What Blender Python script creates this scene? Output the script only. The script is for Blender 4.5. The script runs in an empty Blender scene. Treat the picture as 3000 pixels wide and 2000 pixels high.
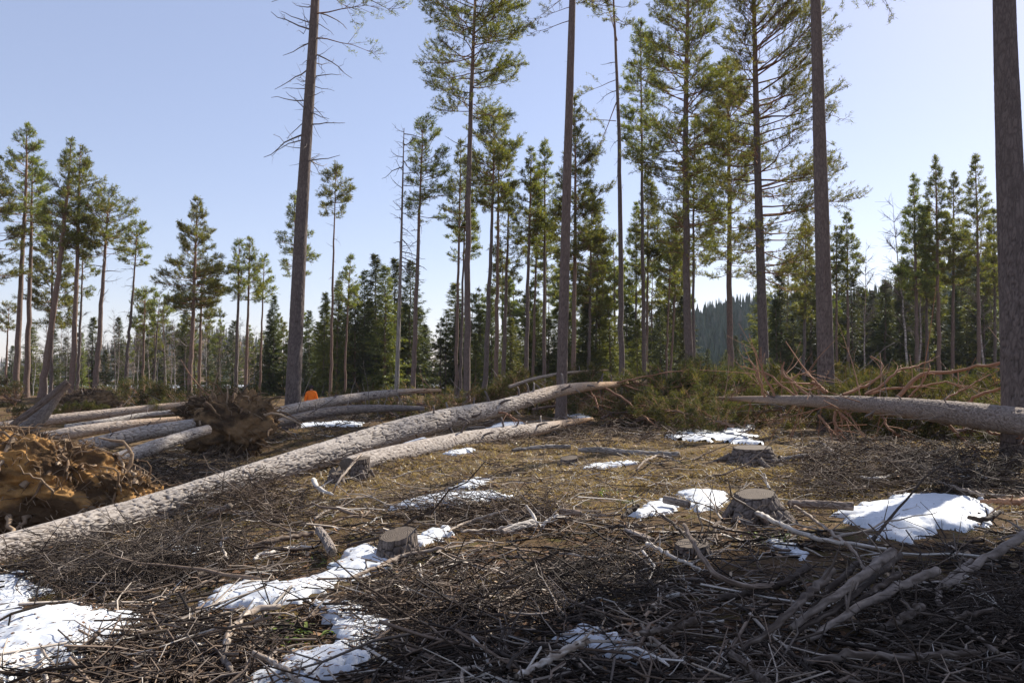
import bpy, math
import numpy as np
from mathutils import Vector, Matrix, Quaternion

# ------------------------------------------------------------------ camera, sky, sun, exposure
SC = bpy.context.scene
COL = SC.collection
PITCH = math.radians(2.5)
FPX = 2300.0                      # focal length in pixels of the 3000 px wide photograph
EYE = np.array([0.0, 0.0, 1.75])
cam_d = bpy.data.cameras.new('camera')
cam = bpy.data.objects.new('camera', cam_d)
COL.objects.link(cam)
cam.location = EYE
cam.rotation_euler = (math.radians(90) + PITCH, 0, 0)
cam_d.sensor_width = 36.0
cam_d.lens = 36.0 * FPX / 3000.0
cam_d.clip_start = 0.05
cam_d.clip_end = 6000
SC.camera = cam

SUN_AZ, SUN_EL = math.radians(44), math.radians(37)
sun_dir = Vector((math.cos(SUN_EL) * math.sin(SUN_AZ), math.cos(SUN_EL) * math.cos(SUN_AZ), math.sin(SUN_EL)))
w = bpy.data.worlds.new('World')
SC.world = w
w.use_nodes = True
nt = w.node_tree
sky = nt.nodes.new('ShaderNodeTexSky')
sky.sky_type = 'NISHITA'
sky.sun_disc = False
sky.sun_elevation = SUN_EL
sky.sun_rotation = SUN_AZ
sky.altitude = 0
sky.air_density = 1.0
sky.dust_density = 0.35
sky.ozone_density = 1.0
tint = nt.nodes.new('ShaderNodeMix')          # white balance of the sky, the same in every direction
tint.data_type = 'RGBA'; tint.blend_type = 'MULTIPLY'
tint.inputs[0].default_value = 1.0
tint.inputs[7].default_value = (1.14, 1.0, 1.05, 1)
nt.links.new(sky.outputs[0], tint.inputs[6])
veil = nt.nodes.new('ShaderNodeMix')          # even pale spring haze over the whole sky
veil.data_type = 'RGBA'
veil.inputs[0].default_value = 0.40
veil.inputs[7].default_value = (3.05, 3.50, 4.75, 1)
nt.links.new(tint.outputs[2], veil.inputs[6])
nt.links.new(veil.outputs[2], nt.nodes['Background'].inputs[0])
nt.nodes['Background'].inputs[1].default_value = 0.093
sl = bpy.data.lights.new('sun', 'SUN')
sl.energy = 4.9
sl.angle = math.radians(0.53)
sl.color = (1.0, 0.94, 0.83)
so = bpy.data.objects.new('sun', sl)
so.rotation_euler = sun_dir.to_track_quat('Z', 'Y').to_euler()
so.location = (30, 30, 40)
COL.objects.link(so)
SC.view_settings.view_transform = 'Standard'
SC.view_settings.look = 'None'
SC.view_settings.gamma = 1.0
SC.view_settings.exposure = 0.85
SC.render.engine = 'CYCLES'
SC.cycles.max_bounces = 6
SC.cycles.diffuse_bounces = 3
SC.cycles.glossy_bounces = 2
SC.cycles.transmission_bounces = 3
SC.cycles.transparent_max_bounces = 4
SC.cycles.caustics_reflective = False
SC.cycles.caustics_refractive = False
SC.cycles.use_denoising = True
SC.cycles.denoiser = 'OPENIMAGEDENOISE'
SC.cycles.denoising_input_passes = 'RGB_ALBEDO_NORMAL'
SC.cycles.denoising_prefilter = 'ACCURATE'
SC.cycles.use_adaptive_sampling = False

# ------------------------------------------------------------------ pixel <-> world, noise, terrain
cp, sp = math.cos(PITCH), math.sin(PITCH)

def rays(px, py):
    px = np.asarray(px, float); py = np.asarray(py, float)
    a = (px - 1500.0) / FPX; b = -(py - 1000.0) / FPX
    y = cp - b * sp; z = sp + b * cp
    return np.stack([a / y, np.ones_like(y), z / y], -1)

def wp(px, py, d):
    """world point seen at pixel (px,py) of the photograph, d metres ahead"""
    return EYE + rays(px, py) * np.asarray(d, float)[..., None] if np.ndim(d) else EYE + rays(px, py) * d

def _h(i, j, k, s):
    v = np.sin(i * 127.1 + j * 311.7 + k * 74.7 + s * 53.3) * 43758.5453
    return v - np.floor(v)

def vnoise(x, y, z=None, s=0):
    x = np.asarray(x, float); y = np.asarray(y, float)
    z = np.zeros_like(x) if z is None else np.asarray(z, float)
    xi, yi, zi = np.floor(x), np.floor(y), np.floor(z)
    u, v, t = x - xi, y - yi, z - zi
    u = u * u * (3 - 2 * u); v = v * v * (3 - 2 * v); t = t * t * (3 - 2 * t)
    def L(a, b, q): return a + (b - a) * q
    r = []
    for k in (0, 1):
        r.append(L(L(_h(xi, yi, zi + k, s), _h(xi + 1, yi, zi + k, s), u), L(_h(xi, yi + 1, zi + k, s), _h(xi + 1, yi + 1, zi + k, s), u), v))
    return L(r[0], r[1], t) * 2 - 1

def fbm(x, y, z=None, s=0, o=4):
    a, t = 1.0, 0.0
    for i in range(o):
        f = 2.0 ** i
        t = t + a * vnoise(x * f, y * f, None if z is None else z * f, s + i)
        a *= 0.5
    return t

CTRL = [(0, 1695, 12), (-600, 1750, 12), (380, 1555, 13.5), (765, 1440, 15.3), (1040, 1412, 15.5), (150, 1900, 5.2), (150, 1790, 6.4), (0, 1800, 7.2),
        (1165, 1640, 7.8), (1500, 1900, 5.1), (2200, 1900, 5.0), (2900, 1900, 5.1), (2217, 1530, 9.6), (2700, 1500, 10.3), (2900, 1400, 13.0), (2207, 1358, 15),
        (200, 1575, 14.8), (-200, 1590, 15), (690, 1348, 24), (500, 1410, 19), (430, 1345, 21), (300, 1330, 23), (857, 1258, 29), (2420, 1267, 27),
        (1645, 1230, 34), (1500, 1305, 20), (1800, 1275, 25), (911, 1235, 38), (1250, 1330, 18.5), (1500, 1450, 11.5), (2000, 1640, 7.6), (3100, 1330, 16),
        (100, 1262, 30), (2300, 1270, 26), (600, 1600, 9.6), (400, 1680, 8.4)]
_c = np.array([wp(a, b, d) for a, b, d in CTRL])
_far = [(-30, 50, 0.1), (0, 60, 0.0), (30, 55, 0.0), (-60, 90, -0.6), (0, 100, -0.3), (60, 95, 0.3), (-20, 10, -0.9), (20, 10, 0.2), (-20, -5, 0), (20, -5, 0), (0, -6, 0), (0, 2, 0.05), (25, 30, 0)]
_c = np.vstack([_c, np.array(_far, float)])

def sstep(a, b, x):
    t = np.clip((x - a) / (b - a), 0, 1)
    return t * t * (3 - 2 * t)

def H(x, y):
    x = np.asarray(x, float); y = np.asarray(y, float)
    num = np.zeros_like(x); den = np.full_like(x, 2e-6)
    for cx, cy, cz in _c:
        q = 1.0 / ((x - cx) ** 2 + (y - cy) ** 2 + 1.2) ** 2
        num = num + q * cz; den = den + q
    z = num / den
    r = np.hypot(x, y)
    near = 1 - sstep(60, 120, r)
    z = z * near
    z = z + (0.05 * vnoise(x * 1.1, y * 1.1, s=3) + 0.035 * vnoise(x * 2.7, y * 2.7, s=4)) * (1 - sstep(40, 80, r)) + 0.25 * vnoise(x * .12, y * .12, s=9) * sstep(35, 60, r)
    # beyond the tree belt: down to the frozen lake on the left, wooded hills behind and on the right
    z = z - 6.0 * sstep(110, 190, y) * (1 - sstep(-20, 70, x - 0.12 * y)) 
    ang = x / np.maximum(y, 1.0)
    hr = 34 * sstep(230, 420, y) * sstep(-0.02, 0.32, ang) + 22 * sstep(160, 330, y) * sstep(0.42, 0.62, ang)
    hl = 31 * sstep(430, 640, y) * np.exp(-((ang + 0.40) / 0.15) ** 2) + 12 * sstep(500, 760, y)
    return z + hr + hl * (1 - sstep(0.0, 0.2, ang)) + 2.5 * vnoise(x * .02, y * .02, s=11) * sstep(160, 300, y)

def hit(px, py):
    """where the view ray through a pixel meets the ground (vectorised)"""
    r = rays(px, py)
    shp = r.shape[:-1]
    r = r.reshape(-1, 3)
    lo = np.full(len(r), 2.0); done = np.zeros(len(r), bool); hi = np.full(len(r), 120.0)
    d = lo.copy()
    for i in range(90):
        dn = d * 1.045
        p = EYE + r * dn[:, None]
        below = (p[:, 2] < H(p[:, 0], p[:, 1])) & ~done
        lo = np.where(~done, d, lo); hi = np.where(below, dn, hi)
        done |= below
        d = np.where(done, d, dn)
        if done.all(): break
    for i in range(9):
        m = (lo + hi) / 2
        p = EYE + r * m[:, None]
        b = p[:, 2] < H(p[:, 0], p[:, 1])
        hi = np.where(b, m, hi); lo = np.where(b, lo, m)
    p = EYE + r * hi[:, None]
    p[:, 2] = H(p[:, 0], p[:, 1])
    return p.reshape(shp + (3,))

# ------------------------------------------------------------------ mesh helpers
def mesh_np(name, V, Fs, mats, midx=None, attrs=None, smooth=True):
    """V (n,3); Fs a list of (m,k) index arrays; midx one material index per array"""
    me = bpy.data.meshes.new(name)
    V = np.ascontiguousarray(V, np.float32)
    me.vertices.add(len(V)); me.vertices.foreach_set('co', V.ravel())
    Fs = [np.asarray(f, np.int32) for f in Fs]
    ok = [i for i, f in enumerate(Fs) if len(f)]
    loops = np.concatenate([Fs[i].ravel() for i in ok])
    counts = np.concatenate([np.full(len(Fs[i]), Fs[i].shape[1], np.int32) for i in ok])
    starts = np.concatenate([[0], np.cumsum(counts)[:-1]]).astype(np.int32)
    me.loops.add(len(loops)); me.loops.foreach_set('vertex_index', loops)
    me.polygons.add(len(counts)); me.polygons.foreach_set('loop_start', starts)
    if midx is not None:
        me.polygons.foreach_set('material_index', np.concatenate([np.full(len(Fs[i]), midx[i], np.int32) for i in ok]))
    for m in (mats if isinstance(mats, (list, tuple)) else [mats]):
        me.materials.append(m)
    for k, a in (attrs or {}).items():
        at = me.attributes.new(k, 'FLOAT', 'POINT')
        at.data.foreach_set('value', np.ascontiguousarray(a, np.float32))
    me.update(calc_edges=True)
    if smooth is True: me.shade_smooth()
    elif smooth is False: me.shade_flat()
    return me

def link(name, data, parent=None, loc=None, label=None, cat=None, group=None, kind=None):
    o = bpy.data.objects.new(name, data)
    COL.objects.link(o)
    if loc is not None: o.location = loc
    if parent is not None: o.parent = parent
    return tag(o, label, cat, group, kind)

def tag(o, label=None, cat=None, group=None, kind=None):
    if label: o['label'] = label
    if cat: o['category'] = cat
    if group: o['group'] = group
    if kind: o['kind'] = kind
    return o

def nrm(a):
    return a / np.maximum(np.linalg.norm(a, axis=-1, keepdims=True), 1e-9)

def tubes(P, R, k=4, cap=False):
    """P (M,n,3) centre lines, R (M,n) radii -> verts, quads; one frame per line"""
    P = np.asarray(P, float); R = np.asarray(R, float)
    M, n, _ = P.shape
    T = nrm(P[:, -1] - P[:, 0])
    ref = np.where(np.abs(T[:, 2:3]) > 0.8, np.array([[1.0, 0, 0]]), np.array([[0, 0, 1.0]]))
    A = nrm(np.cross(T, ref)); B = np.cross(T, A)
    th = np.arange(k) * 2 * np.pi / k
    ring = np.cos(th)[None, :, None] * A[:, None, :] + np.sin(th)[None, :, None] * B[:, None, :]
    V = P[:, :, None, :] + R[:, :, None, None] * ring[:, None, :, :]
    idx = np.arange(M * n * k).reshape(M, n, k)
    a = idx[:, :-1, :]; b = np.roll(idx, -1, 2)[:, :-1, :]; c = np.roll(idx, -1, 2)[:, 1:, :]; d = idx[:, 1:, :]
    F = np.stack([a, b, c, d], -1).reshape(-1, 4)
    return V.reshape(-1, 3), F

class Geo:
    """collects verts / faces with a material index and a per-vertex random value"""
    def __init__(s): s.V = []; s.F = []; s.mi = []; s.r = []; s.n = 0
    def add(s, V, F, mi=0, r=None):
        s.V.append(V); s.F.append(np.asarray(F) + s.n); s.mi.append(mi)
        s.r.append(np.full(len(V), .5) if r is None else r); s.n += len(V)
    def mesh(s, name, mats, smooth=True):
        return mesh_np(name, np.concatenate(s.V), s.F, mats, s.mi, {'rnd': np.concatenate(s.r)}, smooth)

def smooth_path(pts, n):
    """Catmull-Rom through pts (m,c) -> (n,c), spaced evenly in length"""
    pts = np.asarray(pts, float)
    if len(pts) == 2:
        fine = pts[0] + (pts[1] - pts[0]) * np.linspace(0, 1, 50)[:, None]
    else:
        e = np.vstack([2 * pts[0] - pts[1], pts, 2 * pts[-1] - pts[-2]])
        out = []
        for i in range(1, len(e) - 2):
            t = np.linspace(0, 1, 30, endpoint=False)[:, None]
            a, b, c, d = e[i - 1], e[i], e[i + 1], e[i + 2]
            out.append(.5 * (2 * b + (c - a) * t + (2 * a - 5 * b + 4 * c - d) * t * t + (3 * b - a - 3 * c + d) * t ** 3))
        fine = np.vstack(out + [pts[-1:]])
    s = np.concatenate([[0], np.cumsum(np.linalg.norm(np.diff(fine[:, :3], axis=0), axis=1))])
    q = np.linspace(0, s[-1], n)
    return np.stack([np.interp(q, s, fine[:, c]) for c in range(fine.shape[1])], 1)

def frames(P):
    T = nrm(np.gradient(P, axis=0))
    up = np.array([0, 0, 1.0]) if abs(T[0, 2]) < .8 else np.array([0, 1.0, 0])
    A = nrm(np.cross(T, up)); B = np.cross(T, A)
    return T, A, B

def plates(u, v, period, s=1):
    """cell pattern of bark plates: distance to the crack, wrapped in u (integer period)"""
    ui, vi = np.floor(u), np.floor(v)
    f1 = np.full(u.shape, 9.0); f2 = np.full(u.shape, 9.0); val = np.zeros(u.shape)
    for di in (-1, 0, 1):
        for dj in (-1, 0, 1):
            a = ui + di; b = vi + dj
            am = np.mod(a, period)
            cx = a + .5 + .42 * (2 * _h(am, b, 0, s) - 1); cy = b + .5 + .42 * (2 * _h(am, b, 5, s) - 1)
            d = np.hypot(u - cx, v - cy)
            new = d < f1
            val = np.where(new, _h(am, b, 9, s), val)
            f2 = np.where(new, f1, np.minimum(f2, d)); f1 = np.where(new, d, f1)
    return f2 - f1, val

def bark_tube(P, R, sides, depth=.02, cw=.10, cl=.28, s=1, knots=0.03):
    """a trunk with real bark plates: rings P (n,3), radii R (n) -> V, F, attrs"""
    n = len(P)
    T, A, B = frames(P)
    L = np.concatenate([[0], np.cumsum(np.linalg.norm(np.diff(P, axis=0), axis=1))])
    th = np.arange(sides) * 2 * np.pi / sides
    per = max(6, int(round(2 * np.pi * R.max() * .8 / cw)))
    U, Lg = np.meshgrid(th / (2 * np.pi) * per, L)
    wob = .35 * vnoise(np.cos(th)[None, :] * 3 + Lg * 2.0, np.sin(th)[None, :] * 3 + Lg, s=s)
    rel = (R / R.max())[:, None]
    # plates get smaller and shallower towards the top
    vv = np.cumsum(np.gradient(L) / (cl * (.35 + .65 * R / R.max())))
    V2 = np.repeat(vv[:, None], sides, 1)
    e, val = plates(U + wob, V2 + wob * .8, per, s)
    crack = (1 - sstep(.02, .19, e)) * sstep(-.9, -.1, vnoise(U * .7 + 3, V2 * .7, s=s + 5))
    deep = depth * sstep(.35, .95, rel)
    rad = R[:, None] * (1 + knots * vnoise(Lg * .9, np.cos(th)[None, :] * 1.3, np.sin(th)[None, :] * 1.3, s=s + 2)) - crack * deep + (val - .5) * deep * .55
    ring = np.cos(th)[None, :, None] * A[:, None] + np.sin(th)[None, :, None] * B[:, None]
    V = P[:, None] + rad[..., None] * ring
    idx = np.arange(n * sides).reshape(n, sides)
    F = np.stack([idx[:-1], np.roll(idx, -1, 1)[:-1], np.roll(idx, -1, 1)[1:], idx[1:]], -1).reshape(-1, 4)
    return V.reshape(-1, 3), F, {'crack': (crack * (.35 + .65 * sstep(.3, .9, rel))).ravel(), 'plate': val.ravel(), 't': np.repeat(1 - R / R.max(), sides)}

# ------------------------------------------------------------------ materials (all procedural)
def mat(name):
    m = bpy.data.materials.new(name); m.use_nodes = True
    m.node_tree.nodes.clear()
    return m, m.node_tree.nodes, m.node_tree.links

def N(nodes, t, **kw):
    n = nodes.new(t)
    for k, v in kw.items():
        if k.startswith('i_'):
            n.inputs[k[2:].replace('_', ' ')].default_value = v
        else: setattr(n, k, v)
    return n

def ramp(nodes, stops, interp='LINEAR'):
    r = nodes.new('ShaderNodeValToRGB')
    r.color_ramp.interpolation = interp
    e = r.color_ramp.elements
    while len(e) < len(stops): e.new(.5)
    for q, (p, c) in zip(e, stops):
        q.position = p; q.color = tuple(c) + (1,) if len(c) == 3 else c
    return r

def noise(nodes, links, vec, scale, detail=4, rough=.6):
    n = nodes.new('ShaderNodeTexNoise')
    n.inputs['Scale'].default_value = scale; n.inputs['Detail'].default_value = detail; n.inputs['Roughness'].default_value = rough
    links.new(vec, n.inputs['Vector'])
    return n

def mixc(nodes, links, fac, a, b, mode='MIX'):
    m = nodes.new('ShaderNodeMix'); m.data_type = 'RGBA'; m.blend_type = mode
    for sck, v in ((m.inputs[0], fac), (m.inputs[6], a), (m.inputs[7], b)):
        if hasattr(v, 'is_linked'): links.new(v, sck)
        elif isinstance(v, (int, float)): sck.default_value = v
        else: sck.default_value = tuple(v) + (1,)
    return m.outputs[2]

def math_(nodes, links, op, a, b=None, c=None):
    m = nodes.new('ShaderNodeMath'); m.operation = op
    for i, v in enumerate((a, b, c)):
        if v is None: continue
        if hasattr(v, 'is_linked'): links.new(v, m.inputs[i])
        else: m.inputs[i].default_value = v
    return m.outputs[0]

def finish(nodes, links, col, rough=.9, bump=None, bstr=.4, bdist=.02, spec=.2):
    b = N(nodes, 'ShaderNodeBsdfPrincipled')
    b.inputs['Roughness'].default_value = rough
    b.inputs['Specular IOR Level'].default_value = spec
    if hasattr(col, 'is_linked'): links.new(col, b.inputs['Base Color'])
    else: b.inputs['Base Color'].default_value = tuple(col) + (1,)
    if bump is not None:
        bn = N(nodes, 'ShaderNodeBump'); bn.inputs['Strength'].default_value = bstr; bn.inputs['Distance'].default_value = bdist
        links.new(bump, bn.inputs['Height']); links.new(bn.outputs[0], b.inputs['Normal'])
    o = N(nodes, 'ShaderNodeOutputMaterial'); links.new(b.outputs[0], o.inputs[0])
    return b

def attr(nodes, name):
    a = nodes.new('ShaderNodeAttribute'); a.attribute_name = name
    return a.outputs['Fac']

def bark_material(name, low, crackc, high, t0=.45, t1=.8, stretch=.28, scale=9, vcrack=.75):
    m, n, l = mat(name)
    tc = N(n, 'ShaderNodeTexCoord')
    mp = N(n, 'ShaderNodeMapping'); mp.inputs['Scale'].default_value = (1, 1, stretch)
    l.new(tc.outputs['Object'], mp.inputs[0])
    vec = mp.outputs[0]
    wn = noise(n, l, vec, 5, 3)
    wv = mixc(n, l, .12, vec, wn.outputs['Color'])
    vo = N(n, 'ShaderNodeTexVoronoi', feature='DISTANCE_TO_EDGE'); vo.inputs['Scale'].default_value = scale
    l.new(wv, vo.inputs['Vector'])
    cr = ramp(n, [(0.0, (1, 1, 1)), (.16, (0, 0, 0))]); l.new(vo.outputs['Distance'], cr.inputs[0])
    vc = N(n, 'ShaderNodeTexVoronoi'); vc.inputs['Scale'].default_value = scale; l.new(wv, vc.inputs['Vector'])
    t = attr(n, 't'); ac = attr(n, 'crack')
    hi = N(n, 'ShaderNodeMapRange'); hi.inputs[1].default_value = t0; hi.inputs[2].default_value = t1; l.new(t, hi.inputs[0])
    fine = noise(n, l, tc.outputs['Object'], 38, 5, .7)
    big = noise(n, l, tc.outputs['Object'], 2.2, 3)
    lowc = mixc(n, l, fine.outputs['Fac'], [c * .62 for c in low], [min(1, c * 1.35) for c in low])
    sepv = N(n, 'ShaderNodeSeparateColor'); l.new(vc.outputs['Color'], sepv.inputs[0])
    lowc = mixc(n, l, math_(n, l, 'MULTIPLY', sepv.outputs[0], .35), lowc, [c * .55 for c in low])
    crk = math_(n, l, 'MAXIMUM', math_(n, l, 'MULTIPLY', cr.outputs[0], vcrack), math_(n, l, 'MULTIPLY', ac, .95))
    lowc = mixc(n, l, crk, lowc, crackc)
    hic = mixc(n, l, fine.outputs['Fac'], [c * .7 for c in high], [min(1, c * 1.3) for c in high])
    hic = mixc(n, l, math_(n, l, 'MULTIPLY', cr.outputs[0], .3), hic, crackc)
    oi = N(n, 'ShaderNodeObjectInfo')
    so_ = N(n, 'ShaderNodeSeparateColor'); l.new(oi.outputs['Color'], so_.inputs[0])
    # the object's red channel says how far down the orange upper bark reaches
    f = math_(n, l, 'ADD', hi.outputs[0], math_(n, l, 'MULTIPLY', math_(n, l, 'SUBTRACT', 1.0, so_.outputs[0]), .8))
    f = math_(n, l, 'MULTIPLY', f, math_(n, l, 'ADD', .55, math_(n, l, 'MULTIPLY', big.outputs['Fac'], .9)))
    f = math_(n, l, 'MINIMUM', f, 1.0)
    col = mixc(n, l, f, lowc, hic)
    hgt = math_(n, l, 'ADD', math_(n, l, 'MULTIPLY', crk, -1.0), math_(n, l, 'MULTIPLY', fine.outputs['Fac'], .35))
    finish(n, l, col, .92, hgt, .6, .02)
    return m

M_TRUNK = bark_material('pine_bark_standing', (.175, .14, .126), (.034, .027, .025), (.31, .185, .125), .58, .92, .3, 13, .42)
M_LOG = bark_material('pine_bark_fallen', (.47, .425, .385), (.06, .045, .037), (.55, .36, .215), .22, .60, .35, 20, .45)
M_LOGD = bark_material('pine_bark_dark_shaded', (.30, .25, .215), (.06, .045, .038), (.38, .24, .15), .45, .8, .35, 20, .5)  # browner, darker fallen bark; the shade on these logs is partly in its colour
M_STUMP = bark_material('stump_bark', (.20, .16, .135), (.03, .023, .02), (.2, .13, .09), .6, .95, .15, 22, .5)
M_BIRCH = bark_material('birch_bark', (.62, .58, .54), (.06, .05, .05), (.30, .2, .16), .45, .85, 2.5, 2.2)
M_SNAG = bark_material('weathered_snag_wood', (.38, .335, .295), (.10, .09, .085), (.2, .14, .11), .3, .8, .08, 14)

def twig_material(name, stops, bump=.3):
    m, n, l = mat(name)
    r = ramp(n, stops); l.new(attr(n, 'rnd'), r.inputs[0])
    tc = N(n, 'ShaderNodeTexCoord')
    nz = noise(n, l, tc.outputs['Object'], 30, 3)
    col = mixc(n, l, nz.outputs['Fac'], (.45, .45, .45), (1.25, 1.25, 1.25))
    col = mixc(n, l, 1.0, r.outputs[0], col, 'MULTIPLY')
    finish(n, l, col, .85, nz.outputs['Fac'], bump, .01, .25)
    return m

M_TWIG = twig_material('dead_twig_bark', [(0, (.035, .022, .015)), (.3, (.09, .06, .042)), (.55, (.24, .175, .13)), (.8, (.46, .385, .315)), (1, (.72, .66, .59))])
M_TWIGDARK = twig_material('dark_shaded_twig_bark', [(0, (.022, .015, .011)), (.5, (.075, .054, .041)), (1, (.34, .28, .235))])  # dark twigs, toned down further so the colour itself deepens the shaded slash
M_LIMB = twig_material('pine_limb_bark', [(0, (.13, .075, .05)), (.5, (.27, .14, .08)), (1, (.36, .2, .12))])
M_DEADLIMB = twig_material('dead_limb_bark', [(0, (.09, .07, .06)), (.5, (.17, .135, .12)), (1, (.3, .26, .23))])
M_REDBRANCH = twig_material('red_pine_branch', [(0, (.16, .08, .05)), (.5, (.33, .165, .095)), (1, (.40, .29, .21))])
M_ROOT = twig_material('root_bark', [(0, (.10, .06, .035)), (.5, (.24, .155, .09)), (1, (.42, .31, .21))])

def needle_material(name, stops, trans=.45, gloss=.04):
    m, n, l = mat(name)
    r = ramp(n, stops); l.new(attr(n, 'rnd'), r.inputs[0])
    oi = N(n, 'ShaderNodeObjectInfo')
    hs = N(n, 'ShaderNodeHueSaturation')
    l.new(math_(n, l, 'ADD', .482, math_(n, l, 'MULTIPLY', oi.outputs['Random'], .036)), hs.inputs['Hue'])
    l.new(math_(n, l, 'ADD', .8, math_(n, l, 'MULTIPLY', oi.outputs['Random'], .4)), hs.inputs['Value'])
    l.new(r.outputs[0], hs.inputs['Color'])
    d = N(n, 'ShaderNodeBsdfDiffuse'); t = N(n, 'ShaderNodeBsdfTranslucent'); mx = N(n, 'ShaderNodeMixShader')
    gl = N(n, 'ShaderNodeBsdfGlossy'); gl.inputs['Roughness'].default_value = .45; gl.inputs['Color'].default_value = (.9, .95, 1, 1)
    m2 = N(n, 'ShaderNodeMixShader'); m2.inputs[0].default_value = gloss
    mx.inputs[0].default_value = trans
    l.new(hs.outputs[0], d.inputs[0])
    tcol = mixc(n, l, 1.0, hs.outputs[0], (1.25, 1.2, .55), 'MULTIPLY')
    l.new(tcol, t.inputs[0])
    l.new(d.outputs[0], mx.inputs[1]); l.new(t.outputs[0], mx.inputs[2])
    l.new(mx.outputs[0], m2.inputs[1]); l.new(gl.outputs[0], m2.inputs[2])
    o = N(n, 'ShaderNodeOutputMaterial'); l.new(m2.outputs[0], o.inputs[0])
    return m

M_PINE = needle_material('pine_needles', [(0, (.060, .078, .023)), (.4, (.142, .165, .040)), (.8, (.26, .255, .055)), (1, (.36, .31, .075))], .55)
M_SPRUCE = needle_material('spruce_needles', [(0, (.030, .040, .013)), (.5, (.078, .090, .024)), (1, (.165, .155, .04))], .42)
M_BRUSH = needle_material('felled_pine_needles', [(0, (.032, .038, .015)), (.4, (.072, .078, .027)), (.75, (.135, .122, .045)), (1, (.27, .18, .09))], .45, .015)
M_GRASS = needle_material('dry_grass_blades', [(0, (.14, .098, .05)), (.5, (.33, .245, .135)), (1, (.56, .45, .29))], .3)
M_HERB = needle_material('green_herb_leaves', [(0, (.07, .115, .02)), (.6, (.14, .20, .035)), (1, (.24, .27, .06))], .45)
M_MOSS = needle_material('moss_fronds', [(0, (.05, .045, .016)), (.5, (.115, .10, .028)), (1, (.22, .175, .05))], .2)
M_FARWOOD = needle_material('far_wood_foliage', [(0, (.022, .035, .018)), (.55, (.042, .060, .028)), (.8, (.085, .075, .05)), (1, (.15, .12, .09))], .2)

def make_ground():
    m, n, l = mat('forest_floor')
    g = N(n, 'ShaderNodeNewGeometry')
    p = g.outputs['Position']
    a = noise(n, l, p, .55, 6, .62); b = noise(n, l, p, 3.2, 6, .7); c = noise(n, l, p, 26, 6, .75); d = noise(n, l, p, 90, 3, .7)
    soil = ramp(n, [(.25, (.022, .014, .009)), (.5, (.090, .050, .027)), (.72, (.20, .115, .06))]); l.new(c.outputs['Fac'], soil.inputs[0])
    straw = ramp(n, [(.2, (.07, .046, .024)), (.5, (.20, .135, .07)), (.8, (.42, .315, .185))]); l.new(c.outputs['Fac'], straw.inputs[0])
    mossc = ramp(n, [(.2, (.045, .042, .013)), (.55, (.11, .098, .024)), (.8, (.20, .16, .045))]); l.new(c.outputs['Fac'], mossc.inputs[0])
    f1 = ramp(n, [(.40, (0, 0, 0)), (.56, (1, 1, 1))]); l.new(a.outputs['Fac'], f1.inputs[0])
    f2 = ramp(n, [(.52, (0, 0, 0)), (.64, (1, 1, 1))]); l.new(b.outputs['Fac'], f2.inputs[0])
    e_ = noise(n, l, p, 1.3, 5, .7)
    f3 = ramp(n, [(.40, (0, 0, 0)), (.60, (1, 1, 1))]); l.new(e_.outputs['Fac'], f3.inputs[0])
    # straw grows in the open glade in the middle distance, bare needle litter nearer by
    sx = N(n, 'ShaderNodeSeparateXYZ'); l.new(p, sx.inputs[0])
    yy = N(n, 'ShaderNodeMapRange'); yy.interpolation_type = 'SMOOTHSTEP'; yy.inputs[1].default_value = 8.5; yy.inputs[2].default_value = 12.5; l.new(sx.outputs[1], yy.inputs[0])
    y2 = N(n, 'ShaderNodeMapRange'); y2.interpolation_type = 'SMOOTHSTEP'; y2.inputs[1].default_value = 30; y2.inputs[2].default_value = 24; l.new(sx.outputs[1], y2.inputs[0])
    glade = math_(n, l, 'MULTIPLY', yy.outputs[0], y2.outputs[0])
    fs = math_(n, l, 'MINIMUM', 1.0, math_(n, l, 'ADD', math_(n, l, 'MULTIPLY', f1.outputs[0], .4), math_(n, l, 'MULTIPLY', glade, math_(n, l, 'ADD', .12, math_(n, l, 'MULTIPLY', f3.outputs[0], .75)))))
    col = mixc(n, l, fs, soil.outputs[0], straw.outputs[0])
    col = mixc(n, l, math_(n, l, 'MULTIPLY', f2.outputs[0], .7), col, mossc.outputs[0])
    speck = ramp(n, [(.62, (0, 0, 0)), (.72, (1, 1, 1))]); l.new(d.outputs['Fac'], speck.inputs[0])
    col = mixc(n, l, math_(n, l, 'MULTIPLY', speck.outputs[0], .5), col, (.30, .22, .15))
    h = math_(n, l, 'ADD', c.outputs['Fac'], math_(n, l, 'MULTIPLY', d.outputs['Fac'], .5))
    finish(n, l, col, .97, h, .9, .05, .1)
    return m
M_GROUND = make_ground()

def make_snow():
    m, n, l = mat('old_snow')
    tc = N(n, 'ShaderNodeTexCoord')
    a = noise(n, l, tc.outputs['Object'], 9, 5, .6); b = noise(n, l, tc.outputs['Object'], 70, 4, .7)
    dirt = ramp(n, [(.55, (0, 0, 0)), (.68, (1, 1, 1))]); l.new(b.outputs['Fac'], dirt.inputs[0])
    col = mixc(n, l, math_(n, l, 'MULTIPLY', dirt.outputs[0], .5), (.61, .63, .66), (.30, .25, .20))
    h = math_(n, l, 'ADD', a.outputs['Fac'], math_(n, l, 'MULTIPLY', b.outputs['Fac'], .4))
    bs = finish(n, l, col, .6, h, .12, .02, .3)
    bs.inputs['Subsurface Weight'].default_value = .0
    return m
M_SNOW = make_snow()

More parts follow.
